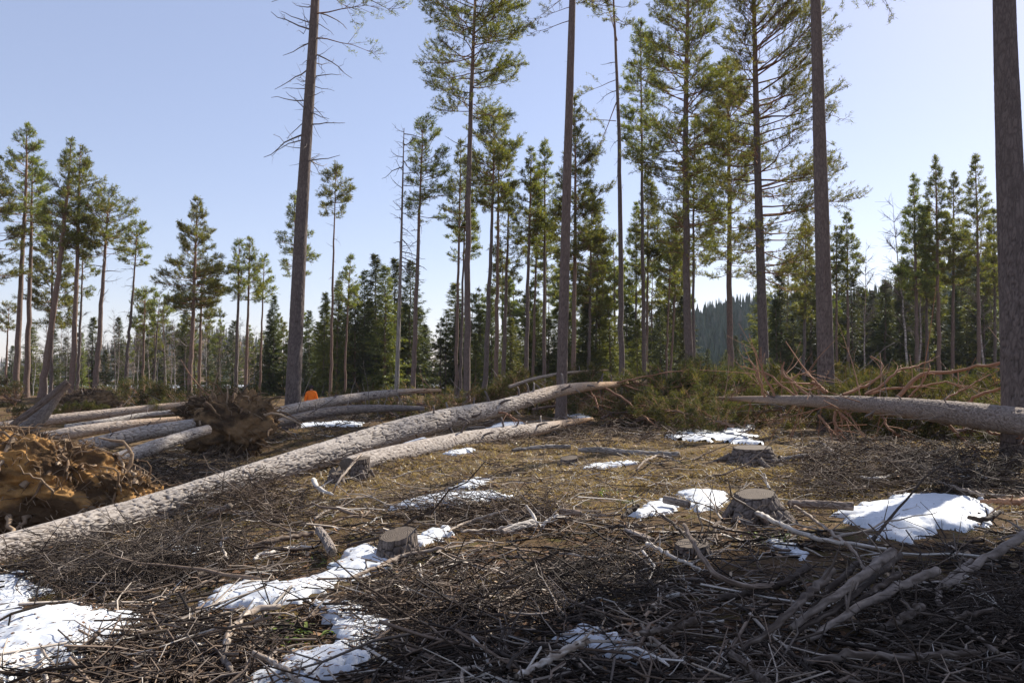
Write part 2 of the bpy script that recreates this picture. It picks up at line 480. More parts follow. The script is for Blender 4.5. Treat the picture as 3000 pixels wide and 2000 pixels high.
def make_soil(name, sand, dark):
    m, n, l = mat(name)
    tc = N(n, 'ShaderNodeTexCoord'); v = tc.outputs['Object']
    a = noise(n, l, v, 1.6, 6, .65); b = noise(n, l, v, 9, 6, .7); c = noise(n, l, v, 45, 4, .7)
    s = mixc(n, l, b.outputs['Fac'], [q * .55 for q in sand], [min(1, q * 1.35) for q in sand])
    k = mixc(n, l, b.outputs['Fac'], [q * .5 for q in dark], [q * 1.6 for q in dark])
    f = ramp(n, [(.46, (0, 0, 0)), (.63, (1, 1, 1))]); l.new(math_(n, l, 'ADD', math_(n, l, 'MULTIPLY', a.outputs['Fac'], .6), math_(n, l, 'MULTIPLY', attr(n, 'rnd'), .42)), f.inputs[0])
    col = mixc(n, l, f.outputs[0], k, s)
    h = math_(n, l, 'ADD', b.outputs['Fac'], math_(n, l, 'MULTIPLY', c.outputs['Fac'], .5))
    finish(n, l, col, .96, h, .9, .06, .1)
    return m
M_SAND = make_soil('orange_sandy_soil', (.50, .275, .10), (.10, .06, .032))
M_SOIL = make_soil('brown_root_soil', (.30, .19, .10), (.075, .05, .032))

def make_wood(name, a, b, scale=1.0):
    m, n, l = mat(name)
    tc = N(n, 'ShaderNodeTexCoord')
    wv = N(n, 'ShaderNodeTexWave', wave_type='RINGS', rings_direction='Z'); wv.inputs['Scale'].default_value = 14 * scale; wv.inputs['Distortion'].default_value = 3; wv.inputs['Detail'].default_value = 3
    l.new(tc.outputs['Object'], wv.inputs[0])
    nz = noise(n, l, tc.outputs['Object'], 16, 5, .7)
    col = mixc(n, l, wv.outputs['Fac'], a, b)
    col = mixc(n, l, 1.0, col, mixc(n, l, nz.outputs['Fac'], (.45, .45, .45), (1.3, 1.3, 1.3)), 'MULTIPLY')
    finish(n, l, col, .85, nz.outputs['Fac'], .4, .01)
    return m
M_CUT = make_wood('weathered_cut_wood', (.21, .165, .125), (.085, .064, .05))
M_FRESH = make_wood('fresh_broken_wood', (.52, .35, .19), (.38, .23, .11))

def plain(name, col, rough=.8, nscale=20, var=.3):
    m, n, l = mat(name)
    tc = N(n, 'ShaderNodeTexCoord'); nz = noise(n, l, tc.outputs['Object'], nscale, 4)
    c = mixc(n, l, nz.outputs['Fac'], [q * (1 - var) for q in col], [min(1, q * (1 + var)) for q in col])
    finish(n, l, c, rough, nz.outputs['Fac'], .3, .01)
    return m
M_ORANGE = plain('orange_jacket_fabric', (.80, .17, .015), .7, 9, .2)
M_HAT = plain('dark_wool', (.035, .028, .028), .95, 60)
M_TROUSER = plain('dark_trouser_fabric', (.03, .032, .04), .85)
M_SKIN = plain('skin', (.5, .30, .22), .55, 30, .1)
M_BOOT = plain('boot_leather', (.03, .025, .02), .6)

M_CHIP = twig_material('bark_chips', [(0, (.06, .035, .022)), (.5, (.20, .105, .055)), (.8, (.36, .21, .11)), (1, (.55, .42, .29))])

# ------------------------------------------------------------------ the setting
def build_ground():
    t = np.linspace(-1, 1, 291)
    xs = 7.0 * np.sinh(t * math.asinh(1500 / 7.0))
    t2 = np.linspace(-.62, 1, 291)
    ys = 11.0 + 7.0 * np.sinh(t2 * math.asinh(1500 / 7.0))
    X, Y = np.meshgrid(xs, ys)
    Z = H(X, Y)
    V = np.stack([X, Y, Z], -1).reshape(-1, 3)
    n = len(xs)
    idx = np.arange(len(V)).reshape(len(ys), n)
    F = np.stack([idx[:-1, :-1], idx[:-1, 1:], idx[1:, 1:], idx[1:, :-1]], -1).reshape(-1, 4)
    o = link('ground', mesh_np('ground', V, [F], M_GROUND), label='brown forest floor of litter, moss and straw', kind='structure')
    me = mesh_np('frozen_lake', np.array([(-700, 150, -3.6), (160, 150, -3.6), (160, 900, -3.6), (-700, 900, -3.6)]), [np.array([[0, 1, 2, 3]])], M_SNOW)
    link('frozen_lake', me, label='snow covered frozen lake beyond the trees', kind='structure')
build_ground()

# ------------------------------------------------------------------ tree generators
def needles(rng, pos, dirs, K, ln, wd, spread=.9, droop=0.0):
    """tufts of needle blades: pos (n,3), dirs (n,3) -> V, F, rnd"""
    n = len(pos)
    d = nrm(dirs[:, None, :] + rng.normal(0, spread, (n, K, 3)) * np.array([1, 1, .8]))
    d[..., 2] -= droop
    L = ln * rng.uniform(.6, 1.3, (n, K, 1))
    side = nrm(np.cross(d, rng.normal(0, 1, (n, K, 3))))
    W = wd * rng.uniform(.7, 1.3, (n, K, 1))
    base = pos[:, None, :] + rng.normal(0, ln * .25, (n, K, 3))
    a = base - side * W * .5; b = base + side * W * .5; c = base + d * L
    V = np.stack([a, b, c], 2).reshape(-1, 3)
    F = np.arange(n * K * 3).reshape(-1, 3)
    tuft = np.clip(rng.beta(2, 2.6, (n, 1, 1)) + rng.normal(0, .1, (n, K, 1)), 0, 1)
    return V, F, np.repeat(tuft, 3, 2).ravel()

def limb_set(rng, S, D, L, up, geo, mi_wood, mi_ndl, ln, wd, K, dens, r_scale=1.0, bare=.3, kb=3, tw_k=3, twsp=(.25, .5)):
    """limbs from S (m,3) along D (m,3) of length L (m): limb tube, side twigs and needle tufts"""
    m = len(S)
    n = 6
    s = np.linspace(0, 1, n)
    D = nrm(D)
    side = nrm(np.cross(D, np.array([0, 0, 1.0])) + 1e-6)
    wob = rng.normal(0, .05, (m, n, 1)) * s[None, :, None] * L[:, None, None]
    wob2 = rng.normal(0, .035, (m, n, 1)) * s[None, :, None] * L[:, None, None]
    bend = rng.normal(0, .22, (m, 1, 1)) * (s ** 2)[None, :, None] * L[:, None, None]
    P = S[:, None] + D[:, None] * (s[None, :, None] * L[:, None, None]) + side[:, None] * (wob + bend) + np.array([0, 0, 1.0]) * (wob2 + (up[:, None, None] * (s ** 2.2)[None, :, None]) * L[:, None, None])
    R = ((.010 + .011 * L) * r_scale)[:, None] * (1.05 - .92 * s)[None, :]
    V, F = tubes(P, R, kb)
    geo.add(V, F, mi_wood, np.repeat(rng.uniform(0, 1, m), n * kb))
    cnt = np.maximum(3, (L * 7.0 * dens + 2).astype(int))
    li = np.repeat(np.arange(m), cnt)
    dens = dens
    q = bare + (1 - bare) * rng.uniform(0, 1, len(li)) ** .8
    fi = q * (n - 1); i0 = np.minimum(fi.astype(int), n - 2); fr = (fi - i0)[:, None]
    p0 = P[li, i0] * (1 - fr) + P[li, i0 + 1] * fr
    tang = nrm(P[li, i0 + 1] - P[li, i0])
    sgn = rng.choice([-1, 1], len(li))[:, None]
    td = nrm(tang * rng.uniform(.4, 1.0, (len(li), 1)) + side[li] * sgn * rng.uniform(.3, 1.1, (len(li), 1)) + np.array([0, 0, 1.0]) * rng.normal(.22, .3, (len(li), 1)))
    tl = (L[li] * (1.12 - q) * rng.uniform(.35, .75, len(li)) + .18 * np.minimum(1, L[li] / .9))
    mid = p0 + td * (tl * .5)[:, None] + rng.normal(0, .05, (len(li), 3)) * tl[:, None]
    end = p0 + td * tl[:, None] + np.array([0, 0, .12]) * tl[:, None]
    V, F = tubes(np.stack([p0, end], 1), np.stack([np.full(len(li), .010), np.full(len(li), .0045)], 1) * r_scale * 1.15, tw_k)
    geo.add(V, F, mi_wood, np.repeat(rng.uniform(0, 1, len(li)), 2 * tw_k))
    # tufts on the outer part of every twig
    nt_ = np.maximum(2, (tl * 6.6 + 1).astype(int))
    ti = np.repeat(np.arange(len(li)), nt_)
    u = rng.uniform(.3, 1.02, len(ti))[:, None]
    pp = p0[ti] * (1 - u) + end[ti] * u + rng.normal(0, .035, (len(ti), 3))
    dd = td[ti] + np.array([0, 0, .35])
    V, F, r = needles(rng, pp, dd, K, ln, wd)
    geo.add(V, F, mi_ndl, r)

def profile(shape, u):
    if shape == 'cone': return np.clip((1 - u) ** .92, .03, 1) * np.clip(.55 + u * 2.2, 0, 1)
    if shape == 'round': return np.sqrt(np.clip(1 - u ** 2.4, .03, 1)) * np.clip(.6 + u * 1.6, 0, 1)
    if shape == 'column': return np.clip((1 - u) ** .45, .15, 1) * np.clip(.7 + u, 0, 1)
    return np.ones_like(u)

def pine_mesh(name, rng, path, r0, zc, R, shape='cone', dens=1.0, ln=.15, wd=.03, K=6, bias=None, sparse_low=0.0, trunk_sides=12, needle=None, extra=None, whorl=.5, barkd=None):
    """path (n,3) local trunk line, base first; crown from height zc to the tip"""
    rng = rng
    zt = path[-1, 2]
    n = 26 if barkd is None else int(np.linalg.norm(path[-1] - path[0]) / barkd[0])
    P = smooth_path(path, n)
    f = np.linspace(0, 1, n)
    if barkd is None: P[1:-1, :2] += (rng.normal(0, .035, (n - 2, 2)) * (1 - f[1:-1])[:, None])
    Rr = r0 * (np.clip(1 - f, .02, 1) ** .62) * (1 + .35 * np.exp(-f * (P[-1, 2] - P[0, 2]) / .35))
    if barkd is not None:
        V, F, at = bark_tube(P, Rr, barkd[1], depth=barkd[2], cw=barkd[3] if len(barkd) > 3 else .08, cl=.26, s=int(rng.integers(90)), knots=.02)
        at['t'] = np.repeat(f, barkd[1])
        trunk = mesh_np(name + '_trunk', V, [F], M_TRUNK, attrs=at)
    else:
        V, F = tubes_f(P, Rr, trunk_sides)
        trunk = mesh_np(name + '_trunk', V, [F], M_TRUNK, attrs={'t': np.repeat(f, trunk_sides)})
    g = Geo()
    zz, z = [], zc
    while z < zt - .25:
        k = rng.integers(4, 7)
        zz += list(z + rng.normal(0, .09, k))
        z += whorl * rng.uniform(.75, 1.25)
    zz = np.clip(np.array(zz), zc * .98, zt - .12)
    u = np.clip((zz - zc) / (zt - zc), 0, 1)
    keep = rng.uniform(0, 1, len(zz)) > sparse_low * (1 - u) ** 1.5
    zz, u = zz[keep], u[keep]
    S = np.stack([np.interp(zz, P[:, 2], P[:, c]) for c in range(3)], 1)
    az = rng.uniform(0, 2 * np.pi, len(zz))
    L = R * profile(shape, u) * rng.uniform(.55, 1.15, len(zz)) + .12
    if bias is not None:
        L = L * (1 + bias[2] * np.cos(az - math.atan2(bias[1], bias[0])))
    L = np.maximum(L, .12)
    el = np.radians(-8 + 66 * u ** 1.4 + rng.normal(0, 9, len(zz)))
    D = np.stack([np.cos(az) * np.cos(el), np.sin(az) * np.cos(el), np.sin(el)], 1)
    up = .06 + .16 * (1 - u) + rng.normal(0, .05, len(zz))
    limb_set(rng, S, D, L, up, g, 0, 1, ln, wd, K, dens)
    if extra is not None:
        S = np.array([e[0] for e in extra]); E = np.array([e[1] for e in extra])
        limb_set(rng, S, E - S, np.linalg.norm(E - S, axis=1), np.full(len(S), -.06), g, 0, 1, ln, wd, K, dens, r_scale=.8, bare=.35)
    crown = g.mesh(name + '_crown', [M_LIMB, needle or M_PINE])
    return trunk, crown, P, Rr

def tubes_f(P, R, k):
    """one tube with a frame per ring"""
    T, A, B = frames(P)
    th = np.arange(k) * 2 * np.pi / k
    V = P[:, None] + R[:, None, None] * (np.cos(th)[None, :, None] * A[:, None] + np.sin(th)[None, :, None] * B[:, None])
    idx = np.arange(len(P) * k).reshape(len(P), k)
    F = np.stack([idx[:-1], np.roll(idx, -1, 1)[:-1], np.roll(idx, -1, 1)[1:], idx[1:]], -1).reshape(-1, 4)
    return V.reshape(-1, 3), F

def branch_mesh(name, rng, material, kids=5, bend=.15, r=.016, n=9, k=6, kid_len=.45, stubby=False, wig=.014):
    """a dead branch of length 1 along +Z with side twigs"""
    g = Geo()
    s = np.linspace(0, 1, n)
    ph = rng.uniform(0, 6.28)
    P = np.stack([bend * s ** 2 * math.cos(ph) + rng.normal(0, wig, n) * s, bend * s ** 2 * math.sin(ph) + rng.normal(0, wig, n) * s, s], 1)
    rr = r * (1 - .75 * s) if not stubby else r * (1.1 - .35 * s)
    V, F = tubes_f(P, rr, k)
    g.add(V, F, 0, np.full(len(V), rng.uniform(.2, .8)))
    c = len(V) 
    cap = np.array([[(n - 1) * k + i for i in range(k)]]); g.F.append(cap); g.mi.append(0)
    if kids:
        q = rng.uniform(.25, .92, kids); i0 = (q * (n - 1)).astype(int)
        p0 = P[i0]
        a = rng.uniform(0, 6.28, kids)
        d = nrm(np.stack([np.cos(a), np.sin(a), rng.uniform(.3, 1.1, kids)], 1))
        l = kid_len * (1.15 - q) * rng.uniform(.4, 1.1, kids)
        m1 = p0 + d * (l * .4)[:, None] + rng.normal(0, .02, (kids, 3)); m2 = p0 + d * (l * .75)[:, None] + rng.normal(0, .03, (kids, 3)); e = p0 + d * l[:, None]
        rb = rr[i0] * .6
        V, F = tubes(np.stack([p0, m1, m2, e], 1), np.stack([rb, rb * .75, rb * .5, rb * .25], 1), 4)
        g.add(V, F, 0, np.repeat(rng.uniform(.2, .9, kids), 16))
    return g.mesh(name, [material])

RB = np.random.default_rng(77)
DEAD = [branch_mesh('dead_branch_shape', RB, M_DEADLIMB, kids=k, bend=b, r=.014, n=7, k=5) for k, b in ((5, .25), (3, .18), (7, -.3), (2, .1), (4, -.2))]
STUB = [branch_mesh('branch_stub_shape', RB, M_DEADLIMB, kids=k, bend=.2, r=.055, n=5, k=6, kid_len=.5, stubby=True) for k in (0, 1, 0, 2)]
RED = [branch_mesh('broken_branch_shape', RB, M_REDBRANCH, kids=k, bend=b, r=.017, n=9, k=6, kid_len=.6) for k, b in ((6, .35), (4, -.25), (8, .2), (3, -.4))]

def orient(o, loc, direction, length, thick=1.0, roll=0.0):
    q = Vector(direction).normalized().to_track_quat('Z', 'Y') @ Quaternion((0, 0, 1), roll)
    o.rotation_mode = 'QUATERNION'; o.rotation_quaternion = q
    o.location = loc; o.scale = (length * thick, length * thick, length)
    return o

def pine(label, d, pts, dia, crown_y, hw, shape='cone', dens=1.0, seed=0, bias=None, sparse=0.0, dead=None, extra=None, rust=1.0, group=None, name='pine_tree', barkd=None, K=5, snag=False, needle=None, whorl=.45):
    """pts: pixels of the trunk line from low to high (may run above the frame); d metres ahead; dia in pixels at the foot"""
    rng = np.random.default_rng(1000 + seed)
    W = np.array([wp(x, y, d) for x, y in pts])
    slope = (W[1] - W[0]) / (W[1, 2] - W[0, 2])
    gz = H(W[0, 0], W[0, 1])
    base = W[0] - slope * (W[0, 2] - gz)
    gz = float(H(base[0], base[1])) - .06
    base[2] = gz
    W = np.vstack([base[None], W[W[:, 2] > gz + .5]]) - base
    W[:, 1] += rng.normal(0, .12) * np.linspace(0, 1, len(W))
    r0 = dia * d / FPX / 2
    zc = float(wp(1500, crown_y, d)[2]) - gz
    R = hw * d / FPX * 1.2
    px = d / 785.0
    if d >= 60: dens = dens * .82
    root = link(name, None, loc=base, label=label, cat='tree', group=group)
    ex = None
    if extra: ex = [(wp(*a, d) - base, wp(*b, d + c) - base) for a, b, c in extra]
    if snag:
        P = smooth_path(W, 40); f = np.linspace(0, 1, 40)
        Rr = r0 * (1 - .85 * f)
        V, F = tubes_f(P, Rr, 12)
        link('trunk', mesh_np('snag_trunk', V, [F], M_SNAG, attrs={'t': np.repeat(f, 12)}), root)
    else:
        t, c, P, Rr = pine_mesh('pine', rng, W, r0, zc, R, shape, dens, ln=max(.13, px * 2.7), wd=max(.018, px * .56), K=K, bias=bias, sparse_low=sparse, extra=ex, barkd=barkd, needle=needle, whorl=whorl)
        to = link('trunk', t, root); to.color = (rust, 1, 1, 1)
        link('crown', c, root)
    if dead:
        y0, y1, n, ln = dead
        z0, z1 = sorted((float(wp(1500, y0, d)[2]) - gz, float(wp(1500, y1, d)[2]) - gz))
        for i in range(n):
            z = z0 + (z1 - z0) * (i + rng.uniform(.1, .9)) / n
            p = np.array([np.interp(z, P[:, 2], P[:, k]) for k in range(3)])
            a = rng.uniform(0, 6.28)
            e = rng.normal(-.15, .3)
            o = link('dead_branch', DEAD[rng.integers(len(DEAD))], root)
            orient(o, p, (math.cos(a), math.sin(a) * .8, e), ln * d / FPX * rng.uniform(.45, 1.1), max(1.6, 2.2 * px / .04 * .5), rng.uniform(0, 6))
    return root

# near and middle pines, each where the photograph has it -----------------------------------------
PINES = [
 dict(label='huge rough-barked pine with dead side branches beside the person in orange', d=29, pts=[(857, 1180), (884, 612), (918, 77), (930, -250), (935, -720)], dia=46, crown_y=-140, hw=150, seed=1, dens=.45,
      dead=(480, -20, 36, 130), barkd=(.07, 60, .03, .10), extra=[((921, 110), (1108, 150), .4), ((922, 40), (1130, 20), -1), ((924, -30), (1195, -5), .8), ((924, -60), (1060, 60), -.5), ((928, -100), (1200, -60), .5)]),
 dict(label='tall bare reddish trunk rising from behind the propped long log', d=34, pts=[(1645, 1160), (1660, 574), (1677, 0), (1684, -300), (1690, -900)], dia=33, crown_y=-260, hw=200, seed=2, dens=.4, rust=.8, barkd=(.12, 40, .012), dead=(640, 0, 10, 26), extra=[((1674, 60), (1545, 100), .5), ((1676, 20), (1590, 40), -.6), ((1680, -30), (1560, 60), .3)]),
 dict(label='stout straight pine standing behind the branchy log by the snow strip', d=27, pts=[(2420, 1160), (2405, 600), (2387, 0), (2380, -250), (2376, -900)], dia=50, crown_y=-330, hw=170, seed=3, dens=.4, rust=.9, barkd=(.08, 56, .022, .09),
      extra=[((2386, -170), (2600, 45), .3), ((2386, -150), (2540, 30), -.5), ((2414, 330), (2478, 352), .2), ((2416, 410), (2452, 432), -.2), ((2412, 300), (2450, 320), .3)]),
 dict(label='thick grey trunk cut by the picture edge above the branchy log', d=14.6, pts=[(2981, 1150), (2962, 600), (2942, 0), (2934, -500), (2930, -1500)], dia=88, crown_y=-1050, hw=260, seed=4, barkd=(.05, 72, .022), dens=.3),
 dict(label='tall pine with long drooping lower limbs beside the dead snag group', d=50, pts=[(1368, 1133), (1374, 498), (1389, 77), (1398, -120), (1402, -330)], dia=21, crown_y=330, hw=150, shape='round', seed=5, rust=.85, dead=(560, 330, 12, 80), sparse=.5, extra=[((1378, 300), (1480, 370), .5), ((1380, 260), (1440, 250), -.4), ((1376, 330), (1500, 350), .3)]),
 dict(label='crooked dark pine with a side fork and gnarled limb', d=52, pts=[(1820, 1110), (1816, 490), (1805, 150), (1798, 0), (1794, -220)], dia=18, crown_y=60, hw=100, shape='round', seed=6, dens=.6, sparse=.4, dead=(560, 150, 10, 60), extra=[((1805, 355), (1680, 345), .4), ((1803, 235), (1700, 275), -.3), ((1808, 120), (1765, -40), .3), ((1806, 300), (1740, 460), .3)]),
 dict(label='slim pine with a long narrow crown next to the crooked one', d=60, pts=[(1886, 1060), (1880, 500), (1876, 74)], dia=14, crown_y=480, hw=62, shape='column', seed=7, sparse=.3, dead=(760, 480, 8, 40)),
 dict(label='broad full pine behind the glade with crown running off the top', d=44, pts=[(2018, 1110), (2009, 498), (2015, 0), (2018, -260)], dia=26, crown_y=760, hw=135, shape='round', seed=8, dens=.95, sparse=.45, rust=.9),
 dict(label='pine with curving lower limbs between two thicker trunks', d=50, pts=[(2139, 1125), (2136, 460), (2131, 184)], dia=21, crown_y=800, hw=100, shape='round', seed=9, dens=.85, sparse=.35, rust=.8),
 dict(label='tall dark-stemmed pine with heavy foliage on its sunny side', d=42, pts=[(2239, 1115), (2219, 536), (2206, 0), (2200, -250)], dia=31, crown_y=800, hw=175, shape='round', seed=10, dens=.9, bias=(1, .1, .35), sparse=.5, barkd=(.12, 36, .012)),
 dict(label='spindly pine with a tiny rounded tuft crown', d=62, pts=[(968, 1125), (978, 720), (985, 494)], dia=10, crown_y=630, hw=42, shape='round', seed=11, rust=.5, dead=(900, 640, 7, 30)),
 dict(label='bare pine half hidden behind the huge rough trunk', d=58, pts=[(872, 1120), (868, 800), (862, 560)], dia=12, crown_y=800, hw=62, shape='cone', seed=12, sparse=.2),
 dict(label='short-crowned pine in front of the dark spruce belt', d=64, pts=[(1010, 1122), (1018, 900), (1028, 739)], dia=8, crown_y=900, hw=36, shape='cone', seed=13, rust=.5),
 dict(label='slender pine with sunlit one-sided crown beside the dead snag', d=50, pts=[(1211, 1133), (1226, 700), (1240, 360)], dia=16, crown_y=640, hw=62, shape='round', seed=14, bias=(1, 0, .4), sparse=.3, rust=.7, dead=(820, 640, 9, 50)),
 dict(label='narrow twin pine at the edge of the dense stand, paler stem', d=58, pts=[(1337, 1090), (1345, 700), (1351, 402)], dia=11, crown_y=700, hw=58, shape='cone', seed=15, sparse=.3, rust=.6),
 dict(label='narrow twin pine at the edge of the dense stand, darker stem', d=60, pts=[(1349, 1090), (1360, 700), (1366, 520)], dia=10, crown_y=760, hw=50, shape='cone', seed=16, sparse=.2),
 dict(label='leaning dark pine with a dense rounded crown in the stand', d=54, pts=[(1422, 1095), (1437, 760), (1446, 490), (1446, 345)], dia=16, crown_y=600, hw=85, shape='round', seed=17, dens=1.1),
 dict(label='straight pine in the stand with orange upper stem', d=57, pts=[(1454, 1100), (1458, 760), (1462, 400)], dia=14, crown_y=620, hw=62, shape='cone', seed=18, rust=.5),
 dict(label='shorter pine tucked among the straight stems of the stand', d=60, pts=[(1474, 1102), (1486, 750), (1492, 540)], dia=14, crown_y=800, hw=58, shape='cone', seed=19, rust=.8),
 dict(label='straight dark-stemmed pine left of the bare reddish trunk', d=56, pts=[(1540, 1102), (1553, 600), (1557, 425)], dia=14, crown_y=690, hw=60, shape='cone', seed=20, rust=.9),
 dict(label='thin pine with a high wispy crown between two stems', d=62, pts=[(1562, 1095), (1572, 700), (1578, 505)], dia=9, crown_y=780, hw=48, shape='cone', seed=21, rust=.6),
 dict(label='pine with bushy pointed crown close to the bare reddish trunk', d=58, pts=[(1594, 1090), (1596, 640), (1596, 400)], dia=12, crown_y=740, hw=60, shape='cone', seed=22, rust=.8),
 dict(label='sunlit golden-green pine with a wide tapering crown', d=55, pts=[(1680, 1110), (1686, 560), (1684, 283)], dia=15, crown_y=780, hw=100, shape='cone', seed=23, dens=1.15, rust=.5, bias=(1, -.3, .25)),
 dict(label='smaller sunlit pine below the golden-green crown', d=66, pts=[(1725, 1085), (1730, 800), (1735, 560)], dia=11, crown_y=900, hw=65, shape='cone', seed=24, dens=1.1),
 dict(label='slim pine with low crown right of the golden one', d=70, pts=[(1746, 1080), (1748, 860), (1752, 650)], dia=8, crown_y=960, hw=48, shape='cone', seed=25),
 dict(label='tapering pine behind the slim narrow-crowned one', d=72, pts=[(1894, 1075), (1897, 760), (1898, 488)], dia=9, crown_y=800, hw=60, shape='cone', seed=26, rust=.6),
 dict(label='dark pointed pine in the gap beside the crooked pine', d=74, pts=[(1862, 1075), (1864, 840), (1863, 590)], dia=8, crown_y=880, hw=42, shape='cone', seed=27),
 dict(label='thin tilted pine in front of the far lake gap', d=68, pts=[(1952, 1070), (1962, 820), (1968, 700)], dia=8, crown_y=850, hw=38, shape='round', seed=28, sparse=.3, rust=.5),
 dict(label='second thin tilted pine in front of the far lake gap', d=70, pts=[(1966, 1070), (1978, 840), (1984, 640)], dia=8, crown_y=860, hw=42, shape='round', seed=29, rust=.5),
 dict(label='pine behind the broad full one, trunk nearly hidden', d=64, pts=[(2032, 1090), (2030, 700), (2034, 330)], dia=11, crown_y=800, hw=80, shape='cone', seed=30, sparse=.2),
 # the group at the open left side
 dict(label='tall pine with layered yellow-green crown at the picture edge', d=54, pts=[(46, 1165), (62, 800), (75, 540), (76, 360)], dia=18, crown_y=650, hw=88, shape='cone', seed=40, sparse=.3, rust=.6, dens=1.1, dead=(860, 660, 7, 45)),
 dict(label='pine whose stem runs just beside the layered edge tree', d=56, pts=[(76, 1160), (88, 800), (94, 470)], dia=17, crown_y=720, hw=70, shape='cone', seed=41, sparse=.4, rust=.7),
 dict(label='tall pine cut by the picture edge with low spreading limbs', d=52, pts=[(-28, 1165), (-18, 800), (-14, 440)], dia=17, crown_y=840, hw=95, shape='cone', seed=42, sparse=.4),
 dict(label='leaning pine with orange stem tilted to the sunny side', d=52, pts=[(128, 1125), (165, 860), (198, 587), (212, 405)], dia=20, crown_y=730, hw=68, shape='cone', seed=43, rust=.5, dens=1.1),
 dict(label='tall pointed pine with bright orange stem beside the leaning one', d=53, pts=[(210, 1143), (226, 760), (235, 425)], dia=17, crown_y=730, hw=84, shape='cone', seed=44, rust=.5, dens=1.1, bias=(1, 0, .25)),
 dict(label='pine with flat-topped airy crown leaning over the brush', d=54, pts=[(281, 1132), (313, 702), (321, 578)], dia=17, crown_y=745, hw=82, shape='round', seed=45, rust=.7, sparse=.2, dead=(900, 745, 7, 70)),
 dict(label='thin bluish stem pine with sparse low crown', d=62, pts=[(228, 1132), (240, 860), (245, 700)], dia=10, crown_y=860, hw=38, shape='column', seed=46, sparse=.5),
 dict(label='slim leaning pine with a small tufted head', d=58, pts=[(364, 1143), (390, 850), (403, 665)], dia=11, crown_y=775, hw=42, shape='round', seed=47, dead=(960, 780, 8, 40)),
 dict(label='short young pine at the picture edge above the snowy lake', d=60, pts=[(16, 1150), (20, 1000), (24, 900)], dia=8, crown_y=970, hw=32, shape='round', seed=48, rust=.4),
 dict(label='broad shaggy dark pine behind the leaning orange stem', d=64, pts=[(150, 1120), (152, 900), (154, 640)], dia=11, crown_y=960, hw=66, shape='column', seed=49, dens=1.1),
 dict(label='large full conical pine standing alone in the brush', d=56, pts=[(554, 1150), (566, 820), (574, 572)], dia=15, crown_y=905, hw=98, shape='cone', seed=50, dens=1.25, rust=.5, dead=(1020, 905, 6, 70)),
 dict(label='lower pine close behind the large conical one', d=62, pts=[(583, 1120), (590, 900), (594, 790)], dia=11, crown_y=960, hw=56, shape='round', seed=51, rust=.4),
 dict(label='two-tier pine in the trio left of the huge trunk', d=60, pts=[(692, 1110), (698, 860), (701, 695)], dia=12, crown_y=860, hw=48, shape='cone', seed=52),
 dict(label='middle pine of the trio left of the huge trunk', d=61, pts=[(720, 1110), (728, 860), (732, 697)], dia=11, crown_y=880, hw=46, shape='cone', seed=53, rust=.5),
 dict(label='palest pine of the trio left of the huge trunk', d=64, pts=[(762, 1110), (770, 860), (775, 738)], dia=8, crown_y=880, hw=32, shape='cone', seed=54, rust=.4),
 dict(label='flat-topped small pine among white birches', d=68, pts=[(418, 1120), (421, 960), (424, 846)], dia=8, crown_y=965, hw=38, shape='round', seed=55, rust=.6),
 dict(label='leaning small pine among white birches', d=68, pts=[(450, 1120), (460, 960), (466, 872)], dia=7, crown_y=945, hw=30, shape='round', seed=56),
 # the far right stand
 dict(label='spire-topped pine left of the bare birch', d=78, pts=[(2356, 1080), (2360, 850), (2362, 614)], dia=10, crown_y=930, hw=46, shape='cone', seed=60),
 dict(label='pine with clear red stem behind the stout straight one', d=80, pts=[(2452, 1080), (2452, 850), (2452, 664)], dia=9, crown_y=850, hw=32, shape='cone', seed=61, rust=.6),
 dict(label='pointed pine rising right behind the stout straight trunk', d=80, pts=[(2486, 1080), (2484, 850), (2481, 618)], dia=10, crown_y=820, hw=42, shape='cone', seed=62, rust=.6),
 dict(label='shaggy dark pine at the start of the far pointed group', d=74, pts=[(2688, 1080), (2684, 800), (2678, 503)], dia=12, crown_y=860, hw=56, shape='cone', seed=63, dens=1.1, rust=.7),
 dict(label='tallest orange-stemmed pine of the far pointed group', d=74, pts=[(2752, 1080), (2746, 760), (2741, 457)], dia=13, crown_y=790, hw=62, shape='cone', seed=64, rust=.4),
 dict(label='shorter pine crowded beside the tallest orange stem', d=77, pts=[(2790, 1080), (2792, 800), (2793, 507)], dia=11, crown_y=830, hw=56, shape='cone', seed=65, rust=.7),
 dict(label='slender airy pine next to the edge trunk', d=72, pts=[(2868, 1080), (2864, 760), (2856, 449)], dia=12, crown_y=780, hw=56, shape='cone', seed=66, rust=.6, sparse=.3),
 dict(label='far pine partly hidden by the thick edge trunk', d=80, pts=[(2916, 1080), (2914, 800), (2912, 610)], dia=10, crown_y=860, hw=44, shape='cone', seed=67),
 dict(label='far pine with dark stem inside the pointed group', d=80, pts=[(2716, 1080), (2716, 830), (2714, 600)], dia=11, crown_y=880, hw=44, shape='cone', seed=68),
]
for p in PINES: pine(**p)

# a dead snag
pine(label='bare grey dead pine snag with short broken limbs all the way up', d=50, pts=[(1163, 1133), (1175, 760), (1185, 379)], dia=15, crown_y=400, hw=10, seed=70, snag=True, dead=(800, 383, 40, 75), name='dead_pine')

